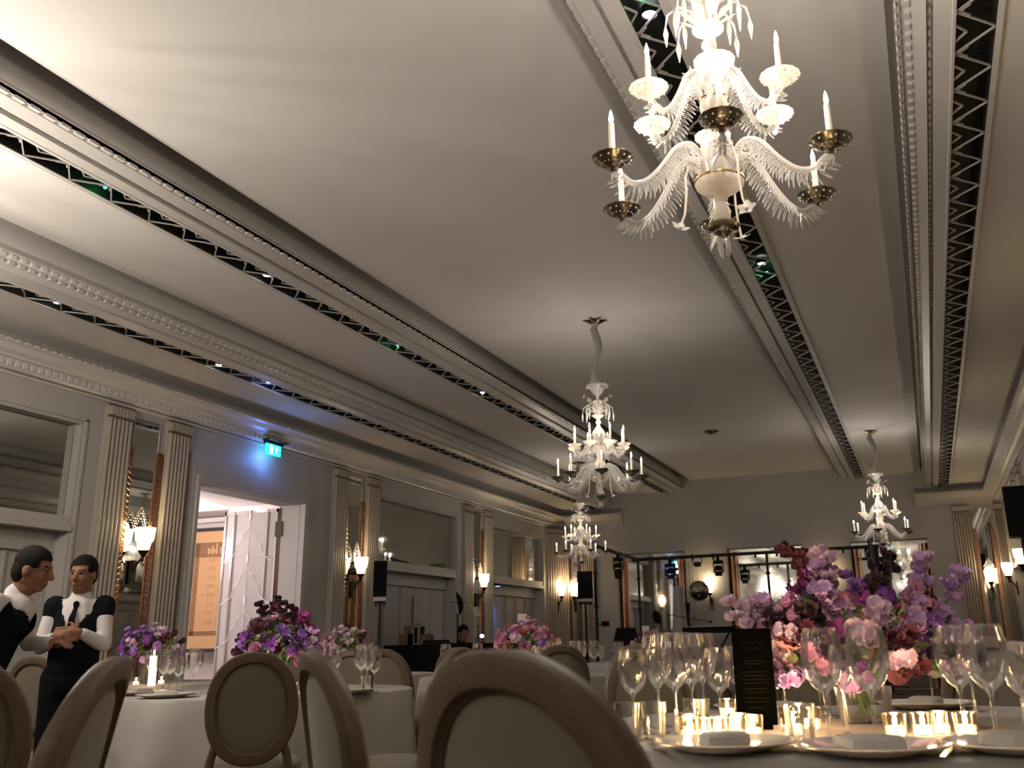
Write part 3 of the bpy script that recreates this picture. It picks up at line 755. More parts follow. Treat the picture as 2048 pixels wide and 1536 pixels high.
# ------------------------------------------------------------------ loudspeakers, truss, stage things
def speaker_mesh():
    b=MB(); b.prism([(-.14,-.15),(.14,-.15),(.11,.16),(-.11,.16)],0,.48,'z'); return b
def speaker(label,loc,rz):
    t=thing('loudspeaker',label,'loudspeaker',loc,rz)
    speaker_mesh().build('cabinet',M['blackp'],t,False)
    b=MB(); b.box(-.13,.13,-.162,-.15,.02,.46); b.build('front_grille',M['cloth_b'],t,False)
    b=MB(); b.box(-.13,.13,-.14,.14,-.055,.0); b.build('pale_base',M['grey'],t,False)
    b=MB(); b.lathe([(0,-.10),(.03,-.10),(.03,-.055),(0,-.055)],12); b.box(-.12,.12,-.02,.02,-.09,-.055); b.ell((-.09,0,-.1),(.025,.02,.02)); b.ell((.09,0,-.1),(.025,.02,.02)); b.build('bracket',M['blackm'],t)
    return t
sp1=speaker('black loudspeaker on a pole in front of the white folding doors',(-7.07,12.33,1.66),math.radians(25)); sp1.scale=(.64,.7,1)
speaker('black loudspeaker on a pole beside the far chandelier, near the truss leg',(-5.86,17.6,1.77),math.radians(20))
def stand(label,loc,h):
    t=thing('speaker_stand',label,'stand',loc)
    b=MB(); b.tube([(0,0,.5),(0,0,h)],.018,10); b.tube([(0,0,.12),(0,0,.9)],.024,10); b.build('pole',M['blackm'],t)
    for k in range(3):
        a=2*PI*k/3; b=MB(); b.tube([(0,0,.75),(.45*math.cos(a),.45*math.sin(a),.015)],.013,6); b.build('leg',M['blackm'],t)
    b=MB(); b.lathe([(.024,.70),(.04,.72),(.04,.78),(.024,.80)],12); b.build('collar',M['blackm'],t)
    return t
stand('black pole stand holding the loudspeaker by the white folding doors',(-7.07,12.33,0),1.565)
stand('black pole stand holding the loudspeaker beside the truss leg',(-5.86,17.6,0),1.675)
# truss
t=thing('lighting_truss','black pipe lighting truss around the dance floor','truss',(-5.5,20,0))
Zt=2.61
def pipe(name,p,q,r=.028):
    b=MB(); b.tube([p,q],r,10); b.build(name,M['blackm'],t)
pipe('far_beam',(-.12,0,Zt),(4.75,0,Zt+.03),.034); pipe('left_beam',(0,0,Zt),(-.21,-2.35,Zt+.12),.034); pipe('right_beam',(4.6,0,Zt),(4.7,-2.4,Zt),.034)
for x,y in ((0,0),(-.20,-2.25),(2.62,0),(4.68,0),(4.70,-2.3)):
    b=MB(); b.tube([(x,y,.0),(x,y,Zt+.02)],.026 if x<3 else .05,10); b.lathe([(.0,0),(.25,0),(.25,.015),(.03,.03)],16,(x,y,0))
    for z in (.9,1.6,2.2): b.lathe([(.028,z),(.045,z+.01),(.045,z+.05),(.028,z+.06)],10,(x,y,0))
    b.build('upright',M['blackm'],t)
b=MB()
for x in [.3+.42*i for i in range(11)]: b.box(x-.02,x+.02,-.03,.03,Zt-.07,Zt+.05)
b.build('beam_clamps',M['blackm'],t,False)
# moving heads
def moving_head(label,loc,rz=0,long=False):
    t=thing('stage_light',label,'stage light',loc,rz)
    b=MB(); b.box(-.10,.10,-.06,.06,-.07,0); b.box(-.03,.03,-.03,.03,0,.10); b.build('base',M['blackp'],t,False)
    b=MB()
    for s in (-1,1): b.box(s*.085,s*.105,-.03,.03,-.24,-.05)
    b.build('yoke',M['blackp'],t,False)
    b=MB()
    h=.40 if long else .30
    b.lathe([(0,-.10),(.06,-.10),(.08,-.13),(.082,-h+.07),(.07,-h+.03),(.07,-h),(.0,-h)],14); b.build('head',M['blackp'],t)
    b=MB(); b.lathe([(.082,-.2),(.086,-.205),(.086,-.215),(.082,-.22)],14); b.build('trim_ring',M['silver'],t)
    return t
moving_head('black stage light hanging from the left arm of the truss',(-5.60,18.9,Zt-.03),.3,True)
moving_head('black stage light with a blue glint under the far truss beam',(-4.83,20,Zt-.11))
moving_head('black stage light hanging right of the mirror ball',(-3.85,20,Zt-.09),.2)
moving_head('black stage light above the big bouquet, partly behind a dark bloom',(-1.76,20,Zt-.08))
moving_head('black stage light beside the thick right truss leg',(-.83,18.2,Zt-.10),.1,True)
lamp('stage_glint','POINT',(-4.83,19.8,2.2),.5,(.3,.45,1),.03)
# yoke and mirror ball
t=thing('mirror_ball','round mirror ball hanging from the truss in front of a lit wall lamp','mirror ball',(-4.27,20,1.945))
b=MB(); 
seg,ring,R=36,22,.20
b.ell((0,0,0),(R,R,R),seg,ring); b.build('tiled_ball',M['ball'],t,False)
b=MB(); b.tube([(0,0,.19),(0,0,.47)],.003,5); b.build('chain',M['silver'],t)
b=MB(); b.lathe([(.0,.47),(.05,.47),(.08,.50),(.08,.56),(.0,.56)],14); b.tube([(-.09,0,.55),(-.10,0,.62),(-.05,0,.66),(.05,0,.66),(.10,0,.62),(.09,0,.55)],.01,6); b.build('motor',M['blackm'],t)
# white draped column
t=thing('draped_stand','tall white draped cloth stand at the left portal below a stage light','draped stand',(-4.80,20.45,0))
b=MB(); vs=[]
pr=[]
for i in range(13):
    z=2.08*i/12; r=.24-.15*(i/12)**1.0; pr.append((r,z))
b.lathe(pr+[(0,2.09)],28,rim=.10,nr=5); b.build('white_cloth',M['linen'],t)
# music keyboard and boom
t=thing('keyboard','long black keyboard on a stand below the mirror ball','keyboard',(-3.95,19.5,0))
b=MB(); b.box(-.55,.45,-.15,.15,1.13,1.25); b.build('body',M['blackp'],t,False)
b=MB(); b.tube([(-.4,-.1,0),(.3,.1,1.13)],.02,6); b.tube([(.3,-.1,0),(-.4,.1,1.13)],.02,6); b.build('stand',M['blackm'],t)
b=MB(); b.box(-.5,.40,-.14,-.02,1.25,1.256); b.build('keys',M['china'],t,False)
t=thing('microphone_boom','thin black microphone boom slanting over the keyboard','microphone stand',(-4.75,19.3,0))
b=MB(); b.tube([(0,0,0),(0,0,1.5)],.011,6); b.tube([(-.05,0,1.50),(.80,0,1.34)],.008,6); b.lathe([(0,0),(.15,0),(.15,.015),(.02,.03)],16); b.ell((.82,0,1.335),(.03,.022,.022)); b.build('boom_stand',M['blackm'],t)
t=thing('guitar','dark guitar neck with pegs standing beside the white draped stand','guitar',(-4.50,19.95,0))
b=MB(); b.box(-.018,.018,-.012,.012,.75,1.52); b.prism([(-.03,1.52),(.03,1.52),(.045,1.72),(-.02,1.74)],-.012,.012); 
for i in range(6): b.ell((-.045,0,1.54+.032*i),(.013,.008,.008),6,4)
b.build('neck',M['blackp'],t,False)
b=MB(); b.prism([(.17*math.cos(a)*(1 if math.sin(a)<0 else .78),.5+.26*math.sin(a)) for a in [2*PI*k/20 for k in range(20)]],-.03,.03); b.build('body',M['boxw'],t)
t=thing('stage_monitor','low black stage monitor wedge on a stand beside the truss','stage monitor',(-5.62,19.3,1.0))
b=MB(); b.prism([(-.2,0),(.22,0),(.14,.27),(-.12,.27)],-.2,.2); b.build('cabinet',M['blackp'],t,False)
b=MB(); b.box(-.03,.03,-.03,.03,-1.0,0); b.box(-.2,.2,-.2,.2,-1,-.97); b.build('pedestal',M['blackm'],t,False)
t=thing('clamp_light','small black lamp clamped to the truss leg at shoulder height','lamp',(-5.70,17.75,1.32))
b=MB(); b.box(0,.12,-.012,.012,-.01,.01); b.box(.10,.22,-.05,.05,-.04,.05); b.build('lamp_head',M['blackp'],t,False)
# black umbrella side-on
t=thing('photo_umbrella','black umbrella on a stand, seen edge-on above the seated man','umbrella',(-7.22,15.1,1.25))
b=MB(); vs=[];
for i in range(9):
    a=-PI/2+PI*i/8; b_r=.33*math.cos(a)
b.lathe([(.0,.10),(.12,.085),(.24,.045),(.31,.0),(.315,-.005),(.24,.03),(.12,.07),(.0,.085)],8)
b.T=Matrix.Identity(4)
o=b.build('canopy',M['cloth_b'],t,False); o.rotation_euler=(0,math.radians(80),math.radians(25)); o.location=(0,0,.41); o.scale=(.62,.62,.9)
b=MB(); b.tube([(-.15,0,.44),(.16,.02,.41)],.005,5); b.tube([(0,0,-1.25),(0,0,.25)],.016,8); b.build('shaft',M['blackm'],t)
b=MB()
for k in range(3): a=2*PI*k/3; b.tube([(0,0,-.7),(.35*math.cos(a),.35*math.sin(a),-1.24)],.01,5)
b.build('stand_legs',M['blackm'],t)
# speaker at the right edge
t=thing('loudspeaker','black hanging loudspeaker cropped by the right frame edge','loudspeaker',(1.33,15.2,2.27),0)
b=MB(); b.prism([(-.18,-.2),(.18,-.2),(.15,.2),(-.15,.2)],0,.68,'z'); b.build('cabinet',M['blackp'],t,False)
b=MB(); b.tube([(0,0,-2.25),(0,0,0)],.024,8); b.build('pole',M['blackm'],t)
b=MB(); b.lathe([(0,-2.25),(.25,-2.25),(.25,-2.23),(.02,-2.21)],16); b.build('base_plate',M['blackm'],t)
# DJ desk
t=thing('dj_desk','long black-draped desk in front of the white folding doors','desk',(-6.75,13.75,0))
b=MB(); b.box(-.85,1.25,-.35,.35,.98,1.03); b.build('desk_top',M['cloth_b'],t,False)
b=MB(); n=60; pts=[]
b.prism([(-.85+2.1*i/n,-.36-.012*math.sin(i*1.3)) for i in range(n+1)]+[(1.25,-.33),(-.85,-.33)],0,.99,'z'); b.build('drape',M['cloth_b'],t)
t=thing('dark_box','low black equipment case on the desk left of the seated man','equipment case',(-6.92,13.75,1.03))
b=MB(); b.box(-.16,.16,-.12,.12,0,.05); b.box(-.15,.15,-.11,.11,.05,.06); b.build('case',M['blackp'],t,False)
t=thing('record_box','brown upright boxes with mirrored panels at the left end of the black desk','boxes',(-7.35,13.95,1.03))
b=MB(); b.box(-.17,-.10,-.1,.1,0,.28); b.box(-.24,-.1,-.12,.1,-.0,.16); b.build('box_side',M['boxw'],t,False)
b=MB(); b.box(-.10,.14,-.02,.0,0,.27); b.build('mirrored_panel',M['mirror'],t,False)
b=MB(); b.box(-.03,.02,-.03,-.02,.02,.25); b.box(.07,.13,-.03,-.02,.03,.26); b.build('dark_panel',M['blackp'],t,False)
b=MB(); b.box(.12,.22,-.1,.1,0,.14); b.build('small_box',M['boxw'],t,False)
t=thing('desk_lamp','tiny gooseneck lamp shining white on the black desk','lamp',(-6.28,13.75,1.03))
b=MB(); b.tube([(.0,0,0),(.0,0,.08),(.03,0,.13),(.09,0,.12)],.006,6); b.lathe([(0,0),(.03,0),(.03,.01),(0,.01)],10); b.build('gooseneck',M['blackm'],t)
b=MB(); b.ell((.10,0,.10),(.032,.032,.025),10,6); b.build('lamp_glow',M['screen'],t)
lamp('desk_glow','POINT',(-6.2,13.6,1.16),1.1,(.6,.6,1),.03)
t=thing('amplifier','small black box on the black desk right of the small glowing lamp','equipment case',(-5.68,13.8,1.03))
b=MB(); b.box(-.09,.09,-.1,.1,0,.11); b.build('case',M['blackp'],t,False)
b=MB(); b.tube([(-.08,0,.1),(-.16,0,.09),(-.22,0,.02)],.004,5); b.build('cable',M['blackm'],t)
lamp('niche_blue','SPOT',(WL+.02,18.05,2.08),16,(.22,.30,1),.03,rot=(math.radians(18),0,math.radians(0)),spot_size=math.radians(80),spot_blend=.8)
t=thing('blue_uplighter','small blue lamp under the ledge above the far folding doors','lamp',(WL-.02,18.10,2.09))
b=MB(); b.box(-.03,.05,-.05,.05,0,.03); b.build('housing',M['blackp'],t,False); b=MB(); b.box(-.02,.052,-.045,.045,-.004,0); b.build('lens',M['blue'],t,False)

# ------------------------------------------------------------------ people
def bake(mb, name, mats, voxel, smooth_it=6):
    me=mb.mesh('tmp_'+name,mats,True,180)
    o=bpy.data.objects.new('tmp',me); COL.objects.link(o)
    r=o.modifiers.new('r','REMESH'); r.mode='VOXEL'; r.voxel_size=voxel; r.use_smooth_shade=True
    s=o.modifiers.new('s','SMOOTH'); s.factor=.5; s.iterations=smooth_it
    dg=bpy.context.evaluated_depsgraph_get(); dg.update()
    out=bpy.data.meshes.new_from_object(o.evaluated_get(dg)); bpy.data.objects.remove(o)
    out.materials.clear()
    for m in mats: out.materials.append(m)
    return out
def hand(b, w, d, palm_n, curl=.6, s=1.):
    """w wrist point, d direction of the palm, palm_n palm normal; five fingers curling towards palm_n"""
    w=Vector(w); d=Vector(d).normalized(); n=Vector(palm_n); n=(n-d*n.dot(d)).normalized(); sd=d.cross(n)
    b.cap(w,.026*s,w+d*.045*s,.030*s); 
    for k in range(4): b.cap(w+d*.03*s+sd*(k-1.5)*.017*s,.013*s,w+d*.085*s+sd*(k-1.5)*.019*s,.0115*s,8)
    for k in range(4):
        L=(.040,.047,.044,.034)[k]*s; p=w+d*.088*s+sd*(k-1.5)*.0195*s; dd=d
        for j in range(3):
            a=curl*(.5+.35*j); dd=(d*math.cos(a)+n*math.sin(a)).normalized(); q=p+dd*L*(.62-.12*j); b.cap(p,(.0088-.0008*j)*s,q,(.0082-.0008*j)*s,8); p=q
    p=w+d*.02*s-sd*.026*s; q=p+(d*.6-sd*.8+n*.3).normalized()*.035*s; b.cap(p,.012*s,q,.010*s,8); r=q+(d*.85-sd*.25+n*.45).normalized()*.028*s; b.cap(q,.010*s,r,.0082*s,8)
def head(b, c, f, up, s=1.):
    """c centre of the skull, f facing, up"""
    c=Vector(c); f=Vector(f).normalized(); up=Vector(up).normalized(); r=f.cross(up).normalized(); up=r.cross(f)
    T=Matrix(((r.x,f.x,up.x,c.x),(r.y,f.y,up.y,c.y),(r.z,f.z,up.z,c.z),(0,0,0,1)))
    old=b.T; b.T=old@T@Matrix.Scale(s,4)
    b.ell((0,-.012,.025),(.074,.094,.088),20,14)
    b.ell((0,.022,-.022),(.060,.066,.082),18,12)
    b.ell((0,.050,-.082),(.026,.026,.022),12,8)
    for sx in (-1,1):
        b.cap((sx*.052,-.01,-.05),.018,(sx*.022,.055,-.085),.018,8)
        b.ell((sx*.033,.062,-.018),(.02,.018,.018),10,6)
        b.ell((sx*.076,-.008,-.005),(.010,.022,.032),10,8)
        b.cap((sx*.014,.080,.032),.009,(sx*.046,.068,.030),.007,8)
        b.ell((sx*.028,.073,.012),(.013,.010,.010),10,6)
    b.cap((0,.086,.018),.009,(0,.106,-.022),.013,8); b.ell((0,.100,-.026),(.018,.013,.010),10,6)
    b.cap((-.018,.082,-.056),.006,(.018,.082,-.056),.006,8); b.cap((-.014,.080,-.067),.007,(.014,.080,-.067),.007,8)
    b.cap((0,-.02,-.05),.052,(0,-.035,-.15),.054,14)
    b.T=old
    return T@Matrix.Scale(s,4)
def person(name,label,P,skinm,hairm,hairstyle,vest=True,tie=False):
    t=thing(name,label,'person',(0,0,0))
    b=MB()
    T=head(b,P['head'],P['face'],P['up'],P.get('hs',1.))
    V=lambda k:Vector(P[k])
    b.cap(V('neck'),.052,V('head')-Vector((0,0,.08)),.05)
    b.cap(V('chest'),.11,V('neck')-Vector((0,0,.10)),.078); b.cap(V('hip'),.12,V('chest'),.11)
    for s in 'LR':
        b.cap(V('sh'+s),.048,V('el'+s),.036); b.cap(V('el'+s),.036,V('wr'+s),.025)
        d=V('wr'+s)-V('el'+s); hand(b,V('wr'+s),P.get('hd'+s,d),P.get('hn'+s,(0,0,-1)),P.get('curl',.7),P.get('hands',1.))
        if 'kn'+s in P: b.cap(V('hp'+s),.078,V('kn'+s),.052); b.cap(V('kn'+s),.052,V('an'+s),.036); b.cap(V('an'+s),.038,V('an'+s)+Vector(P['face'])*.14-Vector((0,0,.03)),.03)
    me=bake(b,'body',[skinm,M['lips'],M['eye']],.0075,3)
    Ti=T.inverted()
    for p in me.polygons:
        q=Ti@p.center
        if q.y>.07 and abs(q.x)<.022 and -.075<q.z<-.050: p.material_index=1
        if q.y>.066 and .018<abs(q.x)<.038 and .005<q.z<.018: p.material_index=2
        if q.y>.066 and .012<abs(q.x)<.052 and .029<q.z<.038: p.material_index=2
    link('body',me,t)
    # hair
    h=MB(); h.T=T
    if hairstyle=='short': h.ell((0,-.018,.045),(.082,.098,.088),18,12); h.ell((0,-.05,-.01),(.077,.062,.075),16,10)
    else: h.ell((0,-.020,.047),(.085,.098,.090),18,12); h.ell((0,-.045,.0),(.079,.064,.078),16,10); h.ell((0,-.12,.0),(.035,.035,.035),12,8)
    cut=MB(); hm=bake(h,'hair',[hairm],.007,3)
    bm=bmesh.new(); bm.from_mesh(hm)
    dele=[f for f in bm.faces if (lambda q: q.y>.045 and q.z<.065+.0*abs(q.x))(Ti@f.calc_center_median())]
    bmesh.ops.delete(bm,geom=dele,context='FACES'); bm.to_mesh(hm); bm.free()
    link('hair',hm,t)
    # shirt
    c=MB()
    c.cap(V('hip')+Vector((0,0,.02)),.135,V('chest'),.138); c.cap(V('chest'),.138,V('neck')-Vector((0,0,.10)),.112); c.cap(V('neck')-Vector((0,0,.07)),.08,V('neck')-Vector((0,0,.01)),.067)
    for s in 'LR':
        c.cap(V('neck')-Vector((0,0,.08)),.05,V('sh'+s),.052)
        c.cap(V('sh'+s),.056,V('el'+s),.046); w=V('el'+s)+(V('wr'+s)-V('el'+s))*P.get('cuff',.86); c.cap(V('el'+s),.046,w,.036)
    link('shirt',bake(c,'shirt',[P.get('shirtm',M['shirt'])],.012,3),t)
    if vest:
        c=MB(); c.cap(V('hip')+Vector((0,0,.0)),.15,V('chest'),.152); c.cap(V('chest'),.152,V('neck')-Vector((0,0,.15)),.125)
        for s in 'LR':
            q=V('sh'+s)*.62+V('neck')*.38-Vector((0,0,.05)); c.cap(V('chest')*.6+V('sh'+s)*.4,.10,q,.060)
            if P.get('wide'): c.cap(q,.06,V('sh'+s),.066); c.cap(V('sh'+s),.070,V('sh'+s)*.8+V('el'+s)*.2,.060)
        vm=bake(c,'waistcoat',[M['vest']],.012,2)
        bm=bmesh.new(); bm.from_mesh(vm); F=Vector(P['bodyface']).normalized(); S=F.cross(Vector((0,0,1)))
        top=V('neck').z-.10; bot=V('chest').z-.06
        de=[]
        for f in bm.faces:
            q=f.calc_center_median()-V('chest'); z=f.calc_center_median().z
            if z>bot and q.dot(F)>0 and abs(q.dot(S))<.075*(z-bot)/max(top-bot,.01): de.append(f)
        bmesh.ops.delete(bm,geom=de,context='FACES'); bm.to_mesh(vm); bm.free(); link('waistcoat',vm,t)
    if tie:
        F=Vector(P['bodyface']).normalized(); c=MB(); n=V('neck')-Vector((0,0,.06))+F*.100; m=V('chest')+F*.158
        c.cap(n,.020,n-Vector((0,0,.025)),.014,8); c.tube([n-Vector((0,0,.02)),(n+m)/2+F*.026,m],[.014,.022,.030],8,True,.35); link('tie',bake(c,'tie',[M['vest']],.006,2),t)
    if 'knL' in P:
        c=MB(); c.cap(V('hip')-Vector((0,0,.06)),.145,V('hip')+Vector((0,0,.04)),.14)
        for s in 'LR': c.cap(V('hp'+s),.10,V('kn'+s),.075); c.cap(V('kn'+s),.075,V('an'+s),.060)
        link('trousers',bake(c,'trousers',[M['vest']],.014,2),t)
        for s in 'LR':
            c=MB(); a=V('an'+s); f=Vector(P['face']); f.z=0; f.normalize(); c.cap(a-Vector((0,0,.03))-f*.04,.045,a-Vector((0,0,.045))+f*.17,.034); link('shoe',bake(c,'shoe',[M['vest']],.010,1),t)
    return t
def rel(o,f,pts):
    """local (right, forward, up) -> world for a figure standing at o and facing f"""
    f=Vector((f[0],f[1],0)).normalized(); r=Vector((f.y,-f.x,0)); o=Vector((o[0],o[1],0)); out={}
    for k,v in pts.items(): out[k]=tuple(o+r*v[0]+f*v[1]+Vector((0,0,v[2])))
    return out,f,r
# waitress, facing the camera, hands held at the chest
o=(-5.06,5.06); f=(.52,-.85)
P,F,Rr=rel(o,f,dict(head=(0,.02,1.475),neck=(0,-.01,1.355),chest=(0,0,1.13),hip=(0,0,.90),shL=(-.145,-.01,1.285),shR=(.145,-.01,1.285),elL=(-.180,.05,1.05),elR=(.190,.04,1.04),wrL=(-.06,.20,1.125),wrR=(.07,.21,1.10),
  hpL=(-.08,0,.86),hpR=(.08,0,.86),knL=(-.085,.02,.47),knR=(.085,.02,.47),anL=(-.09,0,.08),anR=(.09,0,.08)))
P.update(face=tuple(F+Vector((-.25,0,-.06))),up=(0,0,1),bodyface=tuple(F),hdL=tuple(Rr*1+F*.2),hnL=tuple(-F),hdR=tuple(-Rr*1+F*.2),hnR=tuple(-F),hs=.96,hands=.95,wide=1)
person('person','person with tied-back dark hair in black waistcoat, white shirt and tie, hands at chest',P,M['skin'],M['hair'],'bun',True,True)
# waiter, in profile facing right, reaching out
o=(-4.96,4.33); f=(.93,.42)
P,F,Rr=rel(o,f,dict(head=(0,.20,1.455),neck=(0,.12,1.335),chest=(0,.03,1.13),hip=(0,-.06,.88),shL=(-.16,.08,1.28),shR=(.16,.08,1.28),elL=(-.24,.12,1.06),elR=(.25,.02,1.02),wrL=(-.14,.30,1.06),wrR=(.27,.16,.80),
  hpL=(-.09,-.06,.85),hpR=(.09,-.06,.85),knL=(-.09,-.08,.46),knR=(.10,-.12,.46),anL=(-.10,-.14,.08),anR=(.10,-.26,.08)))
P.update(face=tuple(F+Vector((0,0,-.22))),up=(.08,0,1),bodyface=tuple(F),hnL=(0,0,-1),hs=1.06)
person('person','person in dark waistcoat and white shirt with short dark hair, sideways at the left edge',P,M['skin'],M['hairg'],'short',True,False)
# man at the desk
o=(-6.95,14.62); f=(.85,-.5)
P,F,Rr=rel(o,f,dict(head=(0,.10,1.185),neck=(0,.04,1.07),chest=(0,-.02,.86),hip=(0,-.05,.62),hpL=(-.09,-.02,.60),hpR=(.09,-.02,.60),knL=(-.1,.36,.57),knR=(.1,.36,.57),anL=(-.1,.34,.08),anR=(.1,.34,.08),shL=(-.18,0,1.0),shR=(.18,0,1.0),elL=(-.25,.10,.80),elR=(.25,.10,.80),wrL=(-.12,.30,.86),wrR=(.12,.30,.86)))
P.update(face=tuple(F+Vector((0,0,-.25))),up=(0,0,1),bodyface=tuple(F),shirtm=M['vest'])
person('person','person in black with short dark hair seated behind the black desk',P,M['skin'],M['hair'],'short',False,False)
# head low behind the desk
o=(-7.42,14.55); f=(.3,-.95)
P,F,Rr=rel(o,f,dict(head=(0,.12,1.065),neck=(0,.0,.98),chest=(0,-.10,.76),hip=(0,-.26,.50),hpL=(-.09,-.22,.46),hpR=(.09,-.22,.46),knL=(-.14,.12,.54),knR=(.14,.12,.54),anL=(-.12,-.06,.08),anR=(.12,-.06,.08),shL=(-.18,-.03,.90),shR=(.18,-.03,.90),elL=(-.24,.10,.75),elR=(.24,.10,.75),wrL=(-.12,.25,.8),wrR=(.12,.25,.8)))
P.update(face=tuple(F+Vector((0,0,-1.2))),up=(.2,-.6,.6),bodyface=tuple(F),shirtm=M['vest'])
person('person','person bending low behind the black desk, only the crown of the head showing',P,M['skin'],M['skin'],'short',False,False)
t=thing('stool','small black stool under the seated man behind the desk','stool',(-6.98,14.66,0))
b=MB(); b.lathe([(0,.44),(.17,.44),(.18,.47),(.16,.50),(0,.50)],20); b.build('seat',M['cloth_b'],t)
for k in range(4):
    a=PI/2*k+.5; b=MB(); b.tube([(.10*math.cos(a),.10*math.sin(a),.44),(.18*math.cos(a),.18*math.sin(a),0)],.012,6); b.build('leg',M['blackm'],t)

# ------------------------------------------------------------------ chairs
def chair(label,loc,rz):
    t=thing('dining_chair',label,'chair',loc,rz)     # sitter faces +y, back at -y
    A,Bz,zc=.215,.257,.728
    def yb(x,z): return -.255+.9*x*x-(z-.47)*.17
    b=MB(); n=44; sec=[(-.028,-.008),(-.028,.008),(-.022,.013),(-.019,.021),(.012,.023),(.022,.018),(.0275,.008),(.0275,-.012),(.022,-.023),(.008,-.026),(-.019,-.024),(-.022,-.014)]; m=len(sec); vs=[]
    for k in range(n):
        a=2*PI*k/n; ca,sa=math.cos(a),math.sin(a)
        for (dr,dy) in sec:
            x=(A-.026+dr)*math.copysign(abs(ca)**.88,ca); z=zc+(Bz-.026+dr)*math.copysign(abs(sa)**.94,sa); vs.append((x,yb(x,z)+dy,z))
    b.add(vs,[(k*m+j,k*m+(j+1)%m,((k+1)%n)*m+(j+1)%m,((k+1)%n)*m+j) for k in range(n) for j in range(m)])
    for s in (-1,1): b.tube([(s*.155,yb(.155,.56)+.0,.57),(s*.175,-.232,.50),(s*.185,-.225,.42)],[.019,.02,.022],8)
    b.build('backrest_frame',M['wood'],t,True,34)
    b=MB(); nr=9
    for side in (-1,1):
        vs=[]; 
        for i in range(nr+1):
            u=i/nr
            for k in range(n):
                a=2*PI*k/n; ca,sa=math.cos(a),math.sin(a); x=(A-.046)*u*math.copysign(abs(ca)**.88,ca); z=zc+(Bz-.046)*u*math.copysign(abs(sa)**.94,sa); vs.append((x,yb(x,z)+side*(.001+.010*math.sqrt(max(0,1-u**6))),z))
        b.add(vs,[(i*n+k,i*n+(k+1)%n,(i+1)*n+(k+1)%n,(i+1)*n+k) for i in range(nr) for k in range(n)])
    b.build('backrest_pad',M['uphol'],t)
    def outline(g):
        pts=[]
        for k in range(32):
            a=2*PI*k/32; c,s=math.cos(a),math.sin(a); x=math.copysign(abs(c)**.55,c); y=math.copysign(abs(s)**.6,s)
            pts.append(((.235+g)*x*(1+.07*y),(.225+g)*y-.0))
        return pts
    b=MB(); lev=[(.0,.41),(.006,.43),(.004,.455),(-.02,.478),(-.07,.490),(-.14,.495)]
    vs=[];
    for g,z in lev: vs+=[(x,y,z) for x,y in outline(g)]
    b.add(vs,[(i*32+k,i*32+(k+1)%32,(i+1)*32+(k+1)%32,(i+1)*32+k) for i in range(len(lev)-1) for k in range(32)]+[tuple(range((len(lev)-1)*32,len(lev)*32))])
    b.build('seat',M['uphol'],t)
    b=MB(); b.prism(outline(.004),.36,.415,'z'); b.build('seat_frame',M['wood'],t,True,50)
    for sx in (-1,1):
        for sy in (-1,1):
            b=MB(); x=sx*(.205 if sy>0 else .18); y=sy*.19; e=(0 if sy>0 else -.05)
            b.tube([(x,y,.37),(x,y,.33),(x,y,.32),(x,y+e*.5,.16),(x,y+e,.0)],[.022,.024,.019,.016,.011],10); b.build('leg',M['wood'],t)
    return t
CHAIRS=[ # x, y of the backrest, facing angle in degrees, label
 (-.512,1.285,-22,'huge foreground dining chair, its oval back filling the bottom centre'),
 (-3.11,4.24,34,'dining chair seen squarely from behind in front of the left table'),
 (-1.521,2.408,-42,'dining chair turned edge-on, curved side rail right of the square-on one'),
 (-1.695,1.736,120,'blurred dining chair with slanting back in front of the waiters'),
 (-2.79,2.36,42,'blurred dining chair cut by the left frame edge'),
 (-4.45,3.95,-65,'pale dining chair between the two waiters and the left table'),
 (-2.21,4.55,92,'dining chair at the right rim of the left table, mostly behind the foreground chair'),
 (-4.24,6.93,176,'dining chair on the far side of the left table, right of its bouquet'),
 (-3.76,6.72,-16,'dining chair just behind the tall wine glasses of the left table'),
 (-3.12,6.60,6,'dining chair directly behind the big foreground chair, left part showing'),
 (-2.50,6.90,27,'dining chair at the pink-flowered table, seen above the foreground chair'),
 (-1.17,4.34,-140,'dining chair beyond the empty wine glasses of the right table'),
 (-1.86,7.30,55,'dining chair edge-on left of the empty wine glasses, farther back'),
 (-.50,4.68,193,'dining chair on the far side of the right table behind the menu card'),
 (.22,4.66,176,'dining chair on the far side of the right table behind the bouquet'),
 (-5.10,7.40,13,'dining chair beyond the left table near the small pink flowers'),
 (-6.00,5.68,14,'dining chair at the back-left table behind the waiters'),
]
C0=None
for x,y,a,L in CHAIRS:
    a=math.radians(a); x-=.285*math.sin(a); y+=.285*math.cos(a)
    if C0 is None: C0=chair(L,(x,y,0),a)
    else: dup(C0,(x,y,0),a,L)

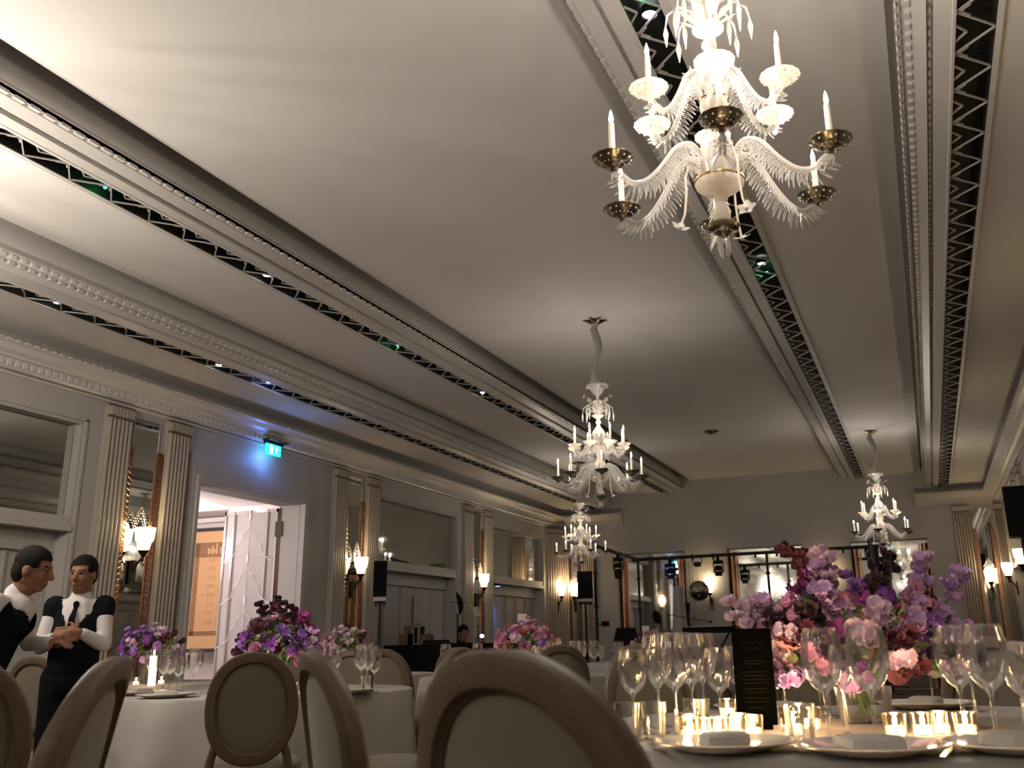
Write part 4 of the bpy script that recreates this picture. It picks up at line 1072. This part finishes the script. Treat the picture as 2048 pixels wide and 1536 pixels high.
# ------------------------------------------------------------------ tables
def table(loc,R,tl,cl):
    t=thing('round_table',tl,'table',(loc[0],loc[1],0))
    b=MB(); b.lathe([(0,.72),(R-.01,.72),(R-.01,.745),(0,.745)],48); b.build('tabletop',M['boxw'],t)
    for k in range(4):
        a=PI/4+PI/2*k; b=MB(); b.tube([(R*.6*math.cos(a),R*.6*math.sin(a),.72),(R*.62*math.cos(a),R*.62*math.sin(a),0)],.02,8); b.build('leg',M['blackm'],t)
    b=MB(); seg=120; rows=[(0,.752,0),(R*.5,.752,0),(R-.01,.752,0),(R+.006,.746,0),(R+.012,.73,.1),(R+.02,.62,.5),(R+.03,.42,.8),(R+.045,.2,1),(R+.06,.004,1.1)]
    vs=[]; rn=random.Random(int(abs(loc[0]*100))); ph=[rn.random()*6 for _ in range(4)]
    for r,z,w in rows:
        for k in range(seg):
            a=2*PI*k/seg; f=math.sin(11*a+ph[0])*.5+math.sin(17*a+ph[1])*.35+math.sin(5*a+ph[2])*.4
            rr=r+w*.035*f; vs.append((rr*math.cos(a),rr*math.sin(a),z))
    b.add(vs,[(i*seg+k,i*seg+(k+1)%seg,(i+1)*seg+(k+1)%seg,(i+1)*seg+k) for i in range(len(rows)-1) for k in range(seg)])
    o=b.build('tablecloth',M['linen']); o.location=(loc[0],loc[1],0); tag(o,cl,'tablecloth')
TN=(-.16,3.16); TA=(-3.98,5.50); TE=(-6.35,7.15); TB=(-5.45,8.90); TC=(-3.27,8.18); TD=(-3.5,13.2)
table(TN,.88,'round table under the nearest white cloth at the right','white cloth on the nearest table at the lower right')
table(TA,.93,'round table under the white cloth behind the square-on chair','white cloth on the left table below the dark purple bouquet')
table(TE,.80,'round table under a white cloth behind the waiters','white cloth on the back-left table behind the waiters')
table(TB,.85,'round table under a white cloth near the doorway','white cloth on the table with the small pink flowers')
table(TC,.88,'round table under a white cloth with the round pink bouquet','white cloth on the table with the round pink bouquet')
table(TD,.85,'round table under a white cloth farthest down the room','white cloth on the farthest table')

# ------------------------------------------------------------------ flowers
_fm={}
def petal(b,c,d,s,r,w,cup,ruf,rn,curl=0.):
    nrm=d.cross(s); vs=[]; m=4; nn=4
    for i in range(m+1):
        t=i/m; ww=w*math.sin(PI*(.14+.72*t))
        for j in range(nn+1):
            v=j/nn*2-1; p=c+d*(r*t)+s*(ww*v)+nrm*(cup*r*(t*t)+cup*.5*ww*v*v*1.5+ruf*r*math.sin(v*5+i*1.7+rn*6)*t)
            vs.append(tuple(p))
    b.add(vs,[(i*(nn+1)+j,i*(nn+1)+j+1,(i+1)*(nn+1)+j+1,(i+1)*(nn+1)+j) for i in range(m) for j in range(nn)])
def bloom_mesh(kind,colr):
    key=(kind,colr)
    if key in _fm: return _fm[key]
    rn=random.Random(hash(kind)%97 if False else sum(map(ord,kind+colr))); b=MB()
    if kind=='rose':
        for ring,(n,r,w,el) in enumerate(((3,.022,.014,1.25),(5,.034,.022,.95),(6,.045,.028,.6),(7,.052,.03,.28))):
            for k in range(n):
                a=2*PI*k/n+ring*.7; d=Vector((math.cos(a)*math.cos(el),math.sin(a)*math.cos(el),math.sin(el))); s=Vector((-math.sin(a),math.cos(a),0))
                petal(b,Vector((0,0,-.008+.004*ring*0)),d,s,r,w,.35,.05,rn.random())
    elif kind=='pea':
        for q in range(4):
            c=Vector((rn.uniform(-.022,.022),rn.uniform(-.022,.022),-.02+.022*q)); a0=rn.random()*6
            for k in range(4):
                a=a0+k*PI/2; el=.5+.4*rn.random(); d=Vector((math.cos(a)*math.cos(el),math.sin(a)*math.cos(el),math.sin(el))); s=Vector((-math.sin(a),math.cos(a),0)); petal(b,c,d,s,.034,.024,.15,.16,rn.random())
    elif kind=='orchid':
        for k in range(6):
            a=2*PI*k/6; d=Vector((math.cos(a)*.85,math.sin(a)*.85,.5)); s=Vector((-math.sin(a),math.cos(a),0)); petal(b,Vector((0,0,0)),d,s,.058 if k%2 else .045,.014,-.1,.05,rn.random())
        b.ell((0,0,.012),(.01,.01,.014),8,5)
    elif kind=='ball':
        for k in range(22):
            z=1-2*(k+.5)/22*.8; r=math.sqrt(max(0,1-z*z)); a=k*2.4; p=Vector((r*math.cos(a),r*math.sin(a),z)); s=p.orthogonal().normalized(); 
            for j in range(2): 
                dd=(s if j else p.cross(s)); petal(b,p*.030-dd*.012,dd,p.cross(dd),.026,.012,.1,.1,rn.random())
    me=b.mesh('bloom',[FM[colr]]); 
    _fm[key]=me; return me
def bouquet(label,x,y,w,h,n,pal,seed,z0=.752,vr=.07,vh=.13,spikes=(),bs=1.):
    rn=random.Random(seed); t=thing('flower_arrangement',label,'flowers',(x,y,z0))
    b=MB(); b.lathe([(0,.004),(vr*.8,.004),(vr*.85,.01),(vr,.1),(vr*1.05,vh),(vr*1.02,vh),(vr*.97,.1),(vr*.8,.014),(0,.012)],24); b.build('vase',M['vase'],t)
    b=MB()
    for k in range(14):
        a=rn.random()*6.28; r0=vr*.5*rn.random(); r1=w*.25; b.tube([(r0*math.cos(a+2),r0*math.sin(a+2),.02),(r0*math.cos(a),r0*math.sin(a),vh),(r1*math.cos(a),r1*math.sin(a),vh+h*.4)],.0028,5)
    b.build('stems',M['leaf'],t)
    b=MB()
    for k in range(int(170)):
        a=rn.random()*6.28; el=rn.uniform(-.5,1.2); R=rn.uniform(.65,1.0)
        p=Vector((w*.5*R*math.cos(a)*math.cos(el),w*.5*R*math.sin(a)*math.cos(el),vh+h*.35+h*.55*R*math.sin(el)))
        d=Vector((math.cos(a+rn.uniform(-1,1)),math.sin(a+rn.uniform(-1,1)),rn.uniform(-.6,.9))).normalized(); s=d.orthogonal().normalized()
        b.m=k%2; petal(b,p*.9+Vector((0,0,.1*p.z)),d,s,rn.uniform(.03,.06),rn.uniform(.010,.02),.2,.1,rn.random())
    b.build('foliage',[M['leaf'],M['leafl']],t)
    for k in range(n):
        # golden-angle dome
        u=(k+.5)/n; el=math.asin(1-u*1.55) if 1-u*1.55>-1 else -1; a=k*2.399+rn.uniform(-.2,.2); R=rn.uniform(.82,1.05)
        p=Vector((w*.5*R*math.cos(a)*math.cos(el),w*.5*R*math.sin(a)*math.cos(el),vh+h*.38+h*.52*R*math.sin(el)))
        kind,col=pal[rn.randrange(len(pal))]
        o=link('bloom',bloom_mesh(kind,col),t,p); nrm=Vector((p.x,p.y,(p.z-vh-h*.3)*1.4+.02)).normalized()
        o.rotation_mode='QUATERNION'; o.rotation_quaternion=nrm.to_track_quat('Z','Y'); sc=rn.uniform(.8,1.25)*bs; o.scale=(sc,sc,sc)
    for (dx,dy,dz,kind,col,sc) in spikes:
        o=link('bloom',bloom_mesh(kind,col),t,(dx,dy,dz)); o.scale=(sc,sc,sc); o.rotation_euler=(rn.uniform(-.6,.6),rn.uniform(-.6,.6),rn.random()*6)
        s=MB(); s.tube([(dx*.5,dy*.5,vh+h*.4),(dx,dy,dz-.01)],.0025,4); s.build('stem',M['leaf'],t)
    return t
PN=[('rose','rose'),('pea','burgundy'),('pea','dark'),('pea','lilac'),('pea','pale'),('pea','lilac'),('pea','pale'),('pea','pink'),('pea','lilac'),('pea','burgundy'),('pea','dark'),('ball','purple'),('orchid','magenta'),('pea','violet'),('pea','pale'),('ball','burgundy')]
bouquet('big pink, lilac and burgundy bouquet on the nearest table',-.215,3.22,.56,.30,80,PN,11,vr=.085,vh=.10,bs=1.0,
  spikes=((-.15,-.06,.46,'pea','burgundy',1.),(-.13,-.06,.43,'pea','burgundy',1.),(-.15,-.05,.38,'pea','magenta',1.),(-.06,-.10,.42,'pea','pale',1.2),(-.06,-.1,.38,'pea','lilac',1.2),(.08,-.05,.42,'pea','dark',1.1),(.07,-.04,.39,'ball','dark',1.),
          (-.33,-.1,.30,'pea','pale',1.),(-.29,-.1,.29,'pea','pale',1.1),(-.26,-.1,.30,'pea','lilac',1.1),(.28,.05,.36,'pea','lilac',1.2),(.22,.0,.39,'pea','lilac',1.2),(-.20,-.16,.22,'rose','salmon',1.1),(-.27,-.14,.20,'pea','pink',1.2),(-.03,-.2,.33,'rose','rose',.95),(.03,-.24,.26,'rose','rose',.85),(.30,.05,.20,'pea','lilac',1.)))
PA=[('pea','burgundy'),('ball','purple'),('pea','dark'),('pea','violet'),('rose','burgundy'),('pea','lilac'),('ball','dark'),('pea','magenta'),('rose','pink'),('orchid','purple'),('ball','purple')]
bouquet('dark purple and burgundy bouquet on the left table',-3.88,5.51,.47,.34,52,PA,5,vr=.07,vh=.13,
  spikes=((-.10,-.02,.46,'pea','dark',1.2),(-.05,0,.50,'pea','dark',1.1),(.0,0,.48,'pea','burgundy',1.),(.05,.0,.46,'pea','dark',1.1),(.20,-.04,.40,'pea','magenta',1.2),(.26,-.05,.34,'orchid','lilac',1.2),(-.27,-.02,.27,'pea','dark',1.),(.24,-.06,.27,'pea','white',1.)))
PE=[('pea','pale'),('ball','purple'),('pea','dark'),('pea','lilac'),('pea','violet'),('pea','burgundy'),('ball','violet')]
bouquet('blurred lilac and purple bouquet on the table behind the waiters',-6.27,7.10,.44,.30,36,PE,8,vr=.08,vh=.15)
PB=[('pea','pale'),('pea','pink'),('pea','white'),('rose','salmon'),('pea','burgundy'),('pea','pale'),('ball','purple')]
bouquet('small pale pink bouquet beneath the second pilaster pair',-5.45,8.86,.40,.30,36,PB,21,vr=.06,vh=.14)
bouquet('round pink and purple bouquet in front of the blue-lit doors',-3.26,8.15,.47,.32,44,[('rose','pink'),('pea','pale'),('rose','rose'),('pea','pink'),('pea','burgundy'),('ball','violet'),('pea','white'),('rose','pink')],31,vr=.06,vh=.12)
bouquet('tiny distant pink bouquet left of the mirror ball, on the farthest table',-3.5,13.2,.40,.26,26,PB,41,vr=.06,vh=.12)

# ------------------------------------------------------------------ cards
def card(label,loc,rz,w=.10,h=.13,pole=.0,big=False):
    t=thing('table_number_card',label,'table number',loc,rz)
    b=MB(); b.box(-w/2,w/2,-.002,.002,pole,pole+h); b.build('card',M['paper'],t,False)
    b=MB(); r=h*.10; cx,cz=0,pole+h*.35
    b.tube([(cx-r*.5,-.004,cz+r*1.4),(cx,-.004,cz+r*1.9),(cx+r*.6,-.004,cz+r*1.2),(cx,-.004,cz),(cx-r*.5,-.004,cz-r),(cx+r*.7,-.004,cz-r)],h*.012,4); b.build('numeral',M['ink'],t)
    b=MB(); b.lathe([(0,0),(.035,0),(.035,.006),(.004,.01)],16); b.tube([(0,0,0),(0,0,pole)],.003,6); b.build('holder',M['silver'],t)
card('cream number card standing left behind the dark purple bouquet',(-4.04,5.70,.752),math.radians(38),.115,.15,.33)
card('small cream card above the pale pink flowers under the pilasters',(-5.43,9.03,.752),math.radians(30),.09,.12,.30)
card('small cream card above the round pink bouquet',(-3.36,8.33,.752),math.radians(22),.08,.13,.37)
card('tiny cream card above the most distant bouquet',(-3.62,13.4,.752),math.radians(18),.10,.15,.30)
card('pinkish number card hidden among the tall blooms of the nearest bouquet',(-.33,3.40,.752),math.radians(10),.10,.11,.37)
t=thing('menu_card','tall black menu card standing among the glasses','menu card',(-.490,2.97,.752),math.radians(12))
b=MB(); b.box(-.056,.056,-.004,.004,.01,.27); b.build('card',M['menu'],t,False)
b=MB(); 
for i,(wd,z) in enumerate(((.03,.232),(.028,.215),(.026,.18),(.022,.172),(.035,.15),(.03,.14),(.038,.13),(.03,.12),(.034,.105),(.028,.095),(.036,.08),(.03,.07),(.02,.055))):
    b.box(-wd,wd,-.0052,-.004,z,z+(.003 if i>1 else .006)) if i>1 else b.tube([(-wd+2*wd*k/12,-.0052,z+.005*math.sin(k*1.7)) for k in range(13)],.0012,4)
b.build('printed_text',M['goldink'],t)
b=MB(); b.box(-.04,.04,-.03,.03,0,.012); b.build('foot',M['menu'],t,False)

# ------------------------------------------------------------------ glasses, plates, candles
def wine_mesh(s=1.,tall=False):
    b=MB(); 
    pr=[(0,.004),(.034,.003),(.036,.0045),(.012,.009),(.0045,.014),(.0038,.06),(.0038,.105),(.008,.118),(.024,.130),(.038,.148),(.0455,.172),(.0475,.195),(.045,.222),(.039,.250),(.0375,.256),(.0368,.2565),(.0365,.250)]
    if tall: pr=[(0,.004),(.032,.003),(.034,.0045),(.010,.009),(.004,.014),(.0036,.07),(.0036,.115),(.008,.125),(.020,.136),(.030,.158),(.033,.18),(.031,.205),(.0275,.232),(.0268,.2335),(.0262,.23)]
    b.lathe([(r*s,z*s) for r,z in pr],28); return b.mesh('bowl_and_stem',M['glass'])
WM=wine_mesh(1.02); WS=wine_mesh(.86); WT=wine_mesh(.95,True)
tb=MB(); tb.lathe([(0,.008),(.026,.006),(.029,.0),(.030,.004),(.036,.09),(.0352,.091),(.0345,.088),(.028,.012),(0,.012)],24); TUM=tb.mesh('tumbler_body',M['glass'])
def onA(x,y):
    return (x*1.06,y*1.06) if x<-2.6 and 4.3<y<5.6 else (x,y)
def glassware(name,me,label,group,x,y,z=.752):
    x,y=onA(x,y)
    o=link(name,me,None,(x,y,z)); o.rotation_euler=(0,0,random.random()*6); tag(o,label,'glass',group); return o
G1='wine glasses left of the black menu card'; L1='clear empty wine glass in the cluster left of the black menu card'
for x,y,me in ((-.794,2.776,WS),(-.781,3.003,WM),(-.647,2.661,WM),(-.653,2.881,WM),(-.570,2.855,WS),(-.679,3.150,WM),(-.565,3.079,WT),(-.730,2.80,WT)): glassware('wine_glass',me,L1,G1,x,y)
for x,y in ((-.765,2.619),(-.703,2.641),(-.62,2.78)): glassware('tumbler',TUM,'low clear tumbler in front of the wine glasses left of the menu card','tumblers left of the menu card',x,y)
G2='blurred wine glasses in front of the big bouquet'; L2='blurred wine glass in front of the big bouquet, right of the menu card'
for x,y,me in ((-.248,2.468,WM),(-.145,2.443,WM),(-.230,2.75,WT)): glassware('wine_glass',me,L2,G2,x,y)
glassware('tumbler',TUM,'low tumbler in front of the big bouquet','',-.32,2.56)
G3='blurred wine glasses at the right frame edge'; L3='blurred wine glass beside the right frame edge'
for x,y,me in ((.045,2.627,WM),(.105,2.482,WM),(.181,2.620,WS),(.084,3.030,WM),(.19,2.86,WT)): glassware('wine_glass',me,L3,G3,x,y)
G4='wine glasses on the far side of the nearest table'; L4='wine glass on the far side of the nearest table behind bouquet and menu card'
for x,y,me in ((-.496,3.603,WM),(-.611,3.60,WS),(-.024,3.70,WM),(.10,3.65,WS),(-.40,3.78,WT)): glassware('wine_glass',me,L4,G4,x,y)
G5='wine glasses between edge-on chair and foreground chair'; L5='wine glass on the left table between the edge-on chair and the foreground chair'
for x,y,me in ((-2.97,5.00,WM),(-3.00,5.12,WM),(-2.90,5.02,WS),(-3.04,5.18,WT)): glassware('wine_glass',me,L5,G5,x,y)
for x,y in ((-2.88,4.92),(-3.02,4.78)): glassware('tumbler',TUM,'low tumbler on the left table near the tall wine glasses','tumblers on the left table',x,y)
G6='wine glasses on the left table just right of the purple bouquet'; L6='wine glass on the left table just right of the purple bouquet'
for x,y,me in ((-3.12,4.76,WM),(-3.20,4.90,WS),(-3.14,4.99,WM),(-3.26,5.06,WT)): glassware('wine_glass',me,L6,G6,x,y)
G7='blurred wine glasses left of the purple bouquet'; L7='blurred wine glass on the left table left of the purple bouquet'
for x,y,me in ((-4.02,4.72,WM),(-4.08,4.86,WS),(-3.96,4.60,WM),(-4.16,5.0,WT),(-3.92,4.80,WM)): glassware('wine_glass',me,L7,G7,x,y)
G8='wine glasses on the table with the round pink bouquet'; L8='small distant wine glass on the table with the round pink bouquet'
for x,y,me in ((-2.825,8.116,WM),(-2.691,7.941,WM),(-2.74,8.05,WS),(-2.62,8.25,WT),(-2.90,8.40,WM),(-2.60,7.99,WM),(-3.148,8.446,WM),(-3.90,7.93,WM),(-3.82,8.10,WS),(-3.75,8.25,WM),(-3.0,7.75,WS)): glassware('wine_glass',me,L8,G8,x,y)
G9='wine glasses on the table with the small pale pink bouquet'; L9='small distant wine glass beside the small pale pink bouquet'
for x,y,me in ((-5.1,8.6,WM),(-5.0,8.75,WS),(-5.15,8.9,WM),(-4.9,8.5,WM),(-5.7,8.35,WM),(-5.6,8.25,WS)): glassware('wine_glass',me,L9,G9,x,y)
G10='wine glasses on the table behind the waiters'; 
for x,y,me in ((-5.95,6.75,WM),(-5.88,6.9,WS),(-5.98,7.3,WM),(-6.5,6.6,WM)): glassware('wine_glass',me,'blurred wine glass on the table behind the waiters',G10,x,y)
for x,y,me in ((-3.1,13.0,WM),(-3.2,12.9,WS),(-3.8,12.8,WM),(-3.9,12.9,WM)): glassware('wine_glass',me,'tiny wine glass on the farthest table','wine glasses on the farthest table',x,y)
# plates
pl=MB(); pl.m=0; pl.lathe([(0,.004),(.08,.004),(.10,.003),(.105,.006),(.155,.018),(.163,.021),(.160,.024),(.105,.012),(.09,.010),(0,.010)],48); pl.m=1; pl.lathe([(.1585,.0235),(.164,.0215),(.1645,.0205),(.1625,.0195)],48)
PLM=pl.mesh('plate_body',[M['china'],M['goldrim']])
nb=MB()
nb.lathe([(0,0),(.055,.0),(.06,.006),(.058,.026),(.05,.032),(0,.034)],20,rim=.12,nr=4); NAP=nb.mesh('napkin',M['linen'])
def plate(x,y,label,nap,group=None,z=.752):
    x,y=onA(x,y)
    o=link('plate',PLM,None,(x,y,z)); tag(o,label,'plate',group)
    if nap:
        n=link('napkin',NAP,None,(x,y,z+.0095)); n.rotation_euler=(0,0,random.random()*3); n.scale=(1.3,.9,.9); tag(n,nap,'napkin',group and 'napkins: '+group)
plate(-.474,2.40,'blurred white plate left of centre at the front of the nearest table','folded napkin on the front left plate of the nearest table')
plate(-.150,2.36,'blurred white plate below the big bouquet','folded napkin on the plate below the big bouquet')
plate(.150,2.44,'blurred white plate at the lower right corner','folded napkin on the plate at the lower right corner')
plate(-.60,3.72,'white plate on the far side of the nearest table behind the menu card','folded napkin behind the menu card')
plate(-.05,3.84,'white plate on the far side of the nearest table behind the bouquet','folded napkin behind the big bouquet')
plate(-2.98,4.86,'white plate with gold rim at the right end of the left table','crumpled napkin at the right end of the left table')
plate(-3.30,4.62,'white plate on the left table between the square-on chair and the edge-on chair','folded napkin between the square-on chair and the edge-on chair')
plate(-4.25,4.78,'white plate at the left end of the left table','folded napkin at the left end of the left table')
plate(-3.83,4.48,'white plate behind the square-on chair','folded napkin behind the square-on chair')
plate(-2.75,7.72,'white plate at the front of the table with the round pink bouquet','folded napkin on the front plate of the pink-bouquet table')
plate(-3.30,7.50,'white plate on the pink-bouquet table behind the foreground chair','folded napkin on the pink-bouquet table behind the foreground chair')
# cutlery on the nearest table
def cutlery(x,y,rz,L,kind):
    b=MB(); b.box(-.006,.006,-.10,.04,0,.003)
    if kind=='knife': b.prism([(-.006,.04),(.006,.04),(.010,.08),(.004,.12),(-.006,.12)],0,.002,'z')
    else:
        for k in range(4): b.box(-.010+.006*k,-.0075+.006*k,.06,.105,0,.003)
        b.box(-.012,.012,.038,.06,0,.003)
    o=b.build(kind,M['silver'],None,False); o.location=(x,y,.753); o.rotation_euler=(0,0,rz); tag(o,L,kind)
cutlery(-.25,2.42,.25,'silver knife between the two front plates of the nearest table','knife'); cutlery(-.66,2.47,.3,'silver fork left of the front left plate of the nearest table','fork'); cutlery(.0,2.40,-.1,'silver knife right of the plate below the bouquet','knife')
# tealights
vb=MB(); vb.lathe([(0,.003),(.024,.003),(.027,.008),(.030,.055),(.0292,.056),(.0285,.052),(.0255,.010),(0,.007)],20); VOT=vb.mesh('votive_glass',M['votive'])
wb=MB(); wb.lathe([(0,.008),(.0235,.008),(.0245,.026),(0,.026)],16); WAX=wb.mesh('wax',M['wax'])
fb=MB(); fb.lathe([(0,.026),(.0035,.030),(.0055,.036),(.0045,.043),(.002,.052),(0,.058)],10); FLM=fb.mesh('flame',M['flame'])
def tealight(x,y,label,group=None,power=.35):
    x,y=onA(x,y)
    t=thing('tealight',label,'candle',(x,y,.752),0,group)
    link('votive_glass',VOT,t); link('wax',WAX,t); link('flame',FLM,t)
    if power: lamp('tealight_light','POINT',(x,y,.752+.062),power,(1,.66,.34),.01)
g='tealights in front of the wine glasses left of the menu card'; Lb='glowing tealight in the bright row left of the menu card'
for x,y in ((-.622,2.70),(-.60,2.61),(-.560,2.585),(-.525,2.60),(-.49,2.62),(-.458,2.68),(-.50,2.74)): tealight(x,y,Lb,g,.45)
g='tealights just right of the menu card'
for x,y in ((-.41,3.02),(-.398,3.15),(-.37,2.80),(-.345,2.98)): tealight(x,y,'glowing tealight just right of the menu card',g,.45)
g='tealights below the bouquet at the right'
for x,y in ((-.115,2.76),(-.05,2.78),(-.01,2.83),(.05,2.80)): tealight(x,y,'glowing tealight below the right half of the big bouquet',g,.35)
g='tealights behind the wine glasses of the nearest table'
for x,y in ((-.66,3.42),(-.58,3.50)): tealight(x,y,'glowing tealight seen between wine glass stems, behind them',g,.3)
for x,y in ((-3.52,4.98),(-3.44,5.06)): tealight(x,y,'tealight in a glass beside the purple bouquet of the left table','tealights beside the purple bouquet',.4)
tealight(-3.30,5.25,'tealight on the left table near the glasses right of the bouquet',None,.3)
for x,y in ((-6.05,6.72),(-6.00,6.95)): tealight(x,y,'blurred tealight on the table behind the waiters','tealights behind the waiters',.4)
for x,y in ((-5.25,8.7),(-5.65,8.6)): tealight(x,y,'distant tealight beside the small pale pink bouquet','tealights beside the pale pink bouquet',.4)
for x,y in ((-3.05,7.95),(-3.5,7.92),(-2.95,8.3)): tealight(x,y,'distant tealight on the table with the round pink bouquet','tealights on the pink-bouquet table',.4)
t=thing('pillar_candle','lit candle on the table behind the waiters, beside the lilac bouquet','candle',(-5.72,6.52,.752))
b=MB(); b.lathe([(0,0),(.028,0),(.028,.22),(.0,.22)],16); b.build('wax',M['wax'],t); b=MB(); b.lathe([(0,.22),(.007,.232),(.006,.25),(0,.27)],10); b.build('flame',M['flame'],t)

# ------------------------------------------------------------------ camera, world, view
cam=bpy.data.cameras.new('camera'); co=bpy.data.objects.new('camera',cam); COL.objects.link(co); SC.camera=co
yw,pt,rl=[math.radians(v) for v in (-19.42,17.41,-1.28)]
cy,sy,cp,sp,cr,sr=math.cos(yw),math.sin(yw),math.cos(pt),math.sin(pt),math.cos(rl),math.sin(rl)
fw=Vector((sy*cp,cy*cp,sp)); rt=Vector((cy,-sy,0)); up=rt.cross(fw)
r2=rt*cr+up*sr; u2=-rt*sr+up*cr
co.matrix_world=Matrix(((r2.x,u2.x,-fw.x,0),(r2.y,u2.y,-fw.y,0),(r2.z,u2.z,-fw.z,.99),(0,0,0,1)))
cam.sensor_fit='HORIZONTAL'; cam.sensor_width=36; cam.lens=1972/2048*36; cam.shift_x=-(1123-1024)/2048; cam.shift_y=(670-768)/2048
cam.clip_start=.05; cam.clip_end=100
cam.dof.use_dof=True; cam.dof.focus_distance=6.0; cam.dof.aperture_fstop=5.0
w=bpy.data.worlds.new('world'); SC.world=w; w.use_nodes=True
w.node_tree.nodes['Background'].inputs[0].default_value=(.02,.018,.016,1); w.node_tree.nodes['Background'].inputs[1].default_value=1
SC.view_settings.view_transform='Standard'; SC.view_settings.look='None'; SC.view_settings.gamma=1; SC.view_settings.use_curve_mapping=False
SC.view_settings.exposure=0.6
SC.cycles.use_denoising=True; SC.cycles.use_adaptive_sampling=True; SC.cycles.adaptive_threshold=.15; SC.cycles.adaptive_min_samples=20; SC.cycles.max_bounces=6; SC.cycles.diffuse_bounces=3; SC.cycles.glossy_bounces=4; SC.cycles.transparent_max_bounces=8
SC.cycles.sample_clamp_indirect=4; SC.cycles.sample_clamp_direct=30; SC.cycles.caustics_reflective=False; SC.cycles.caustics_refractive=False
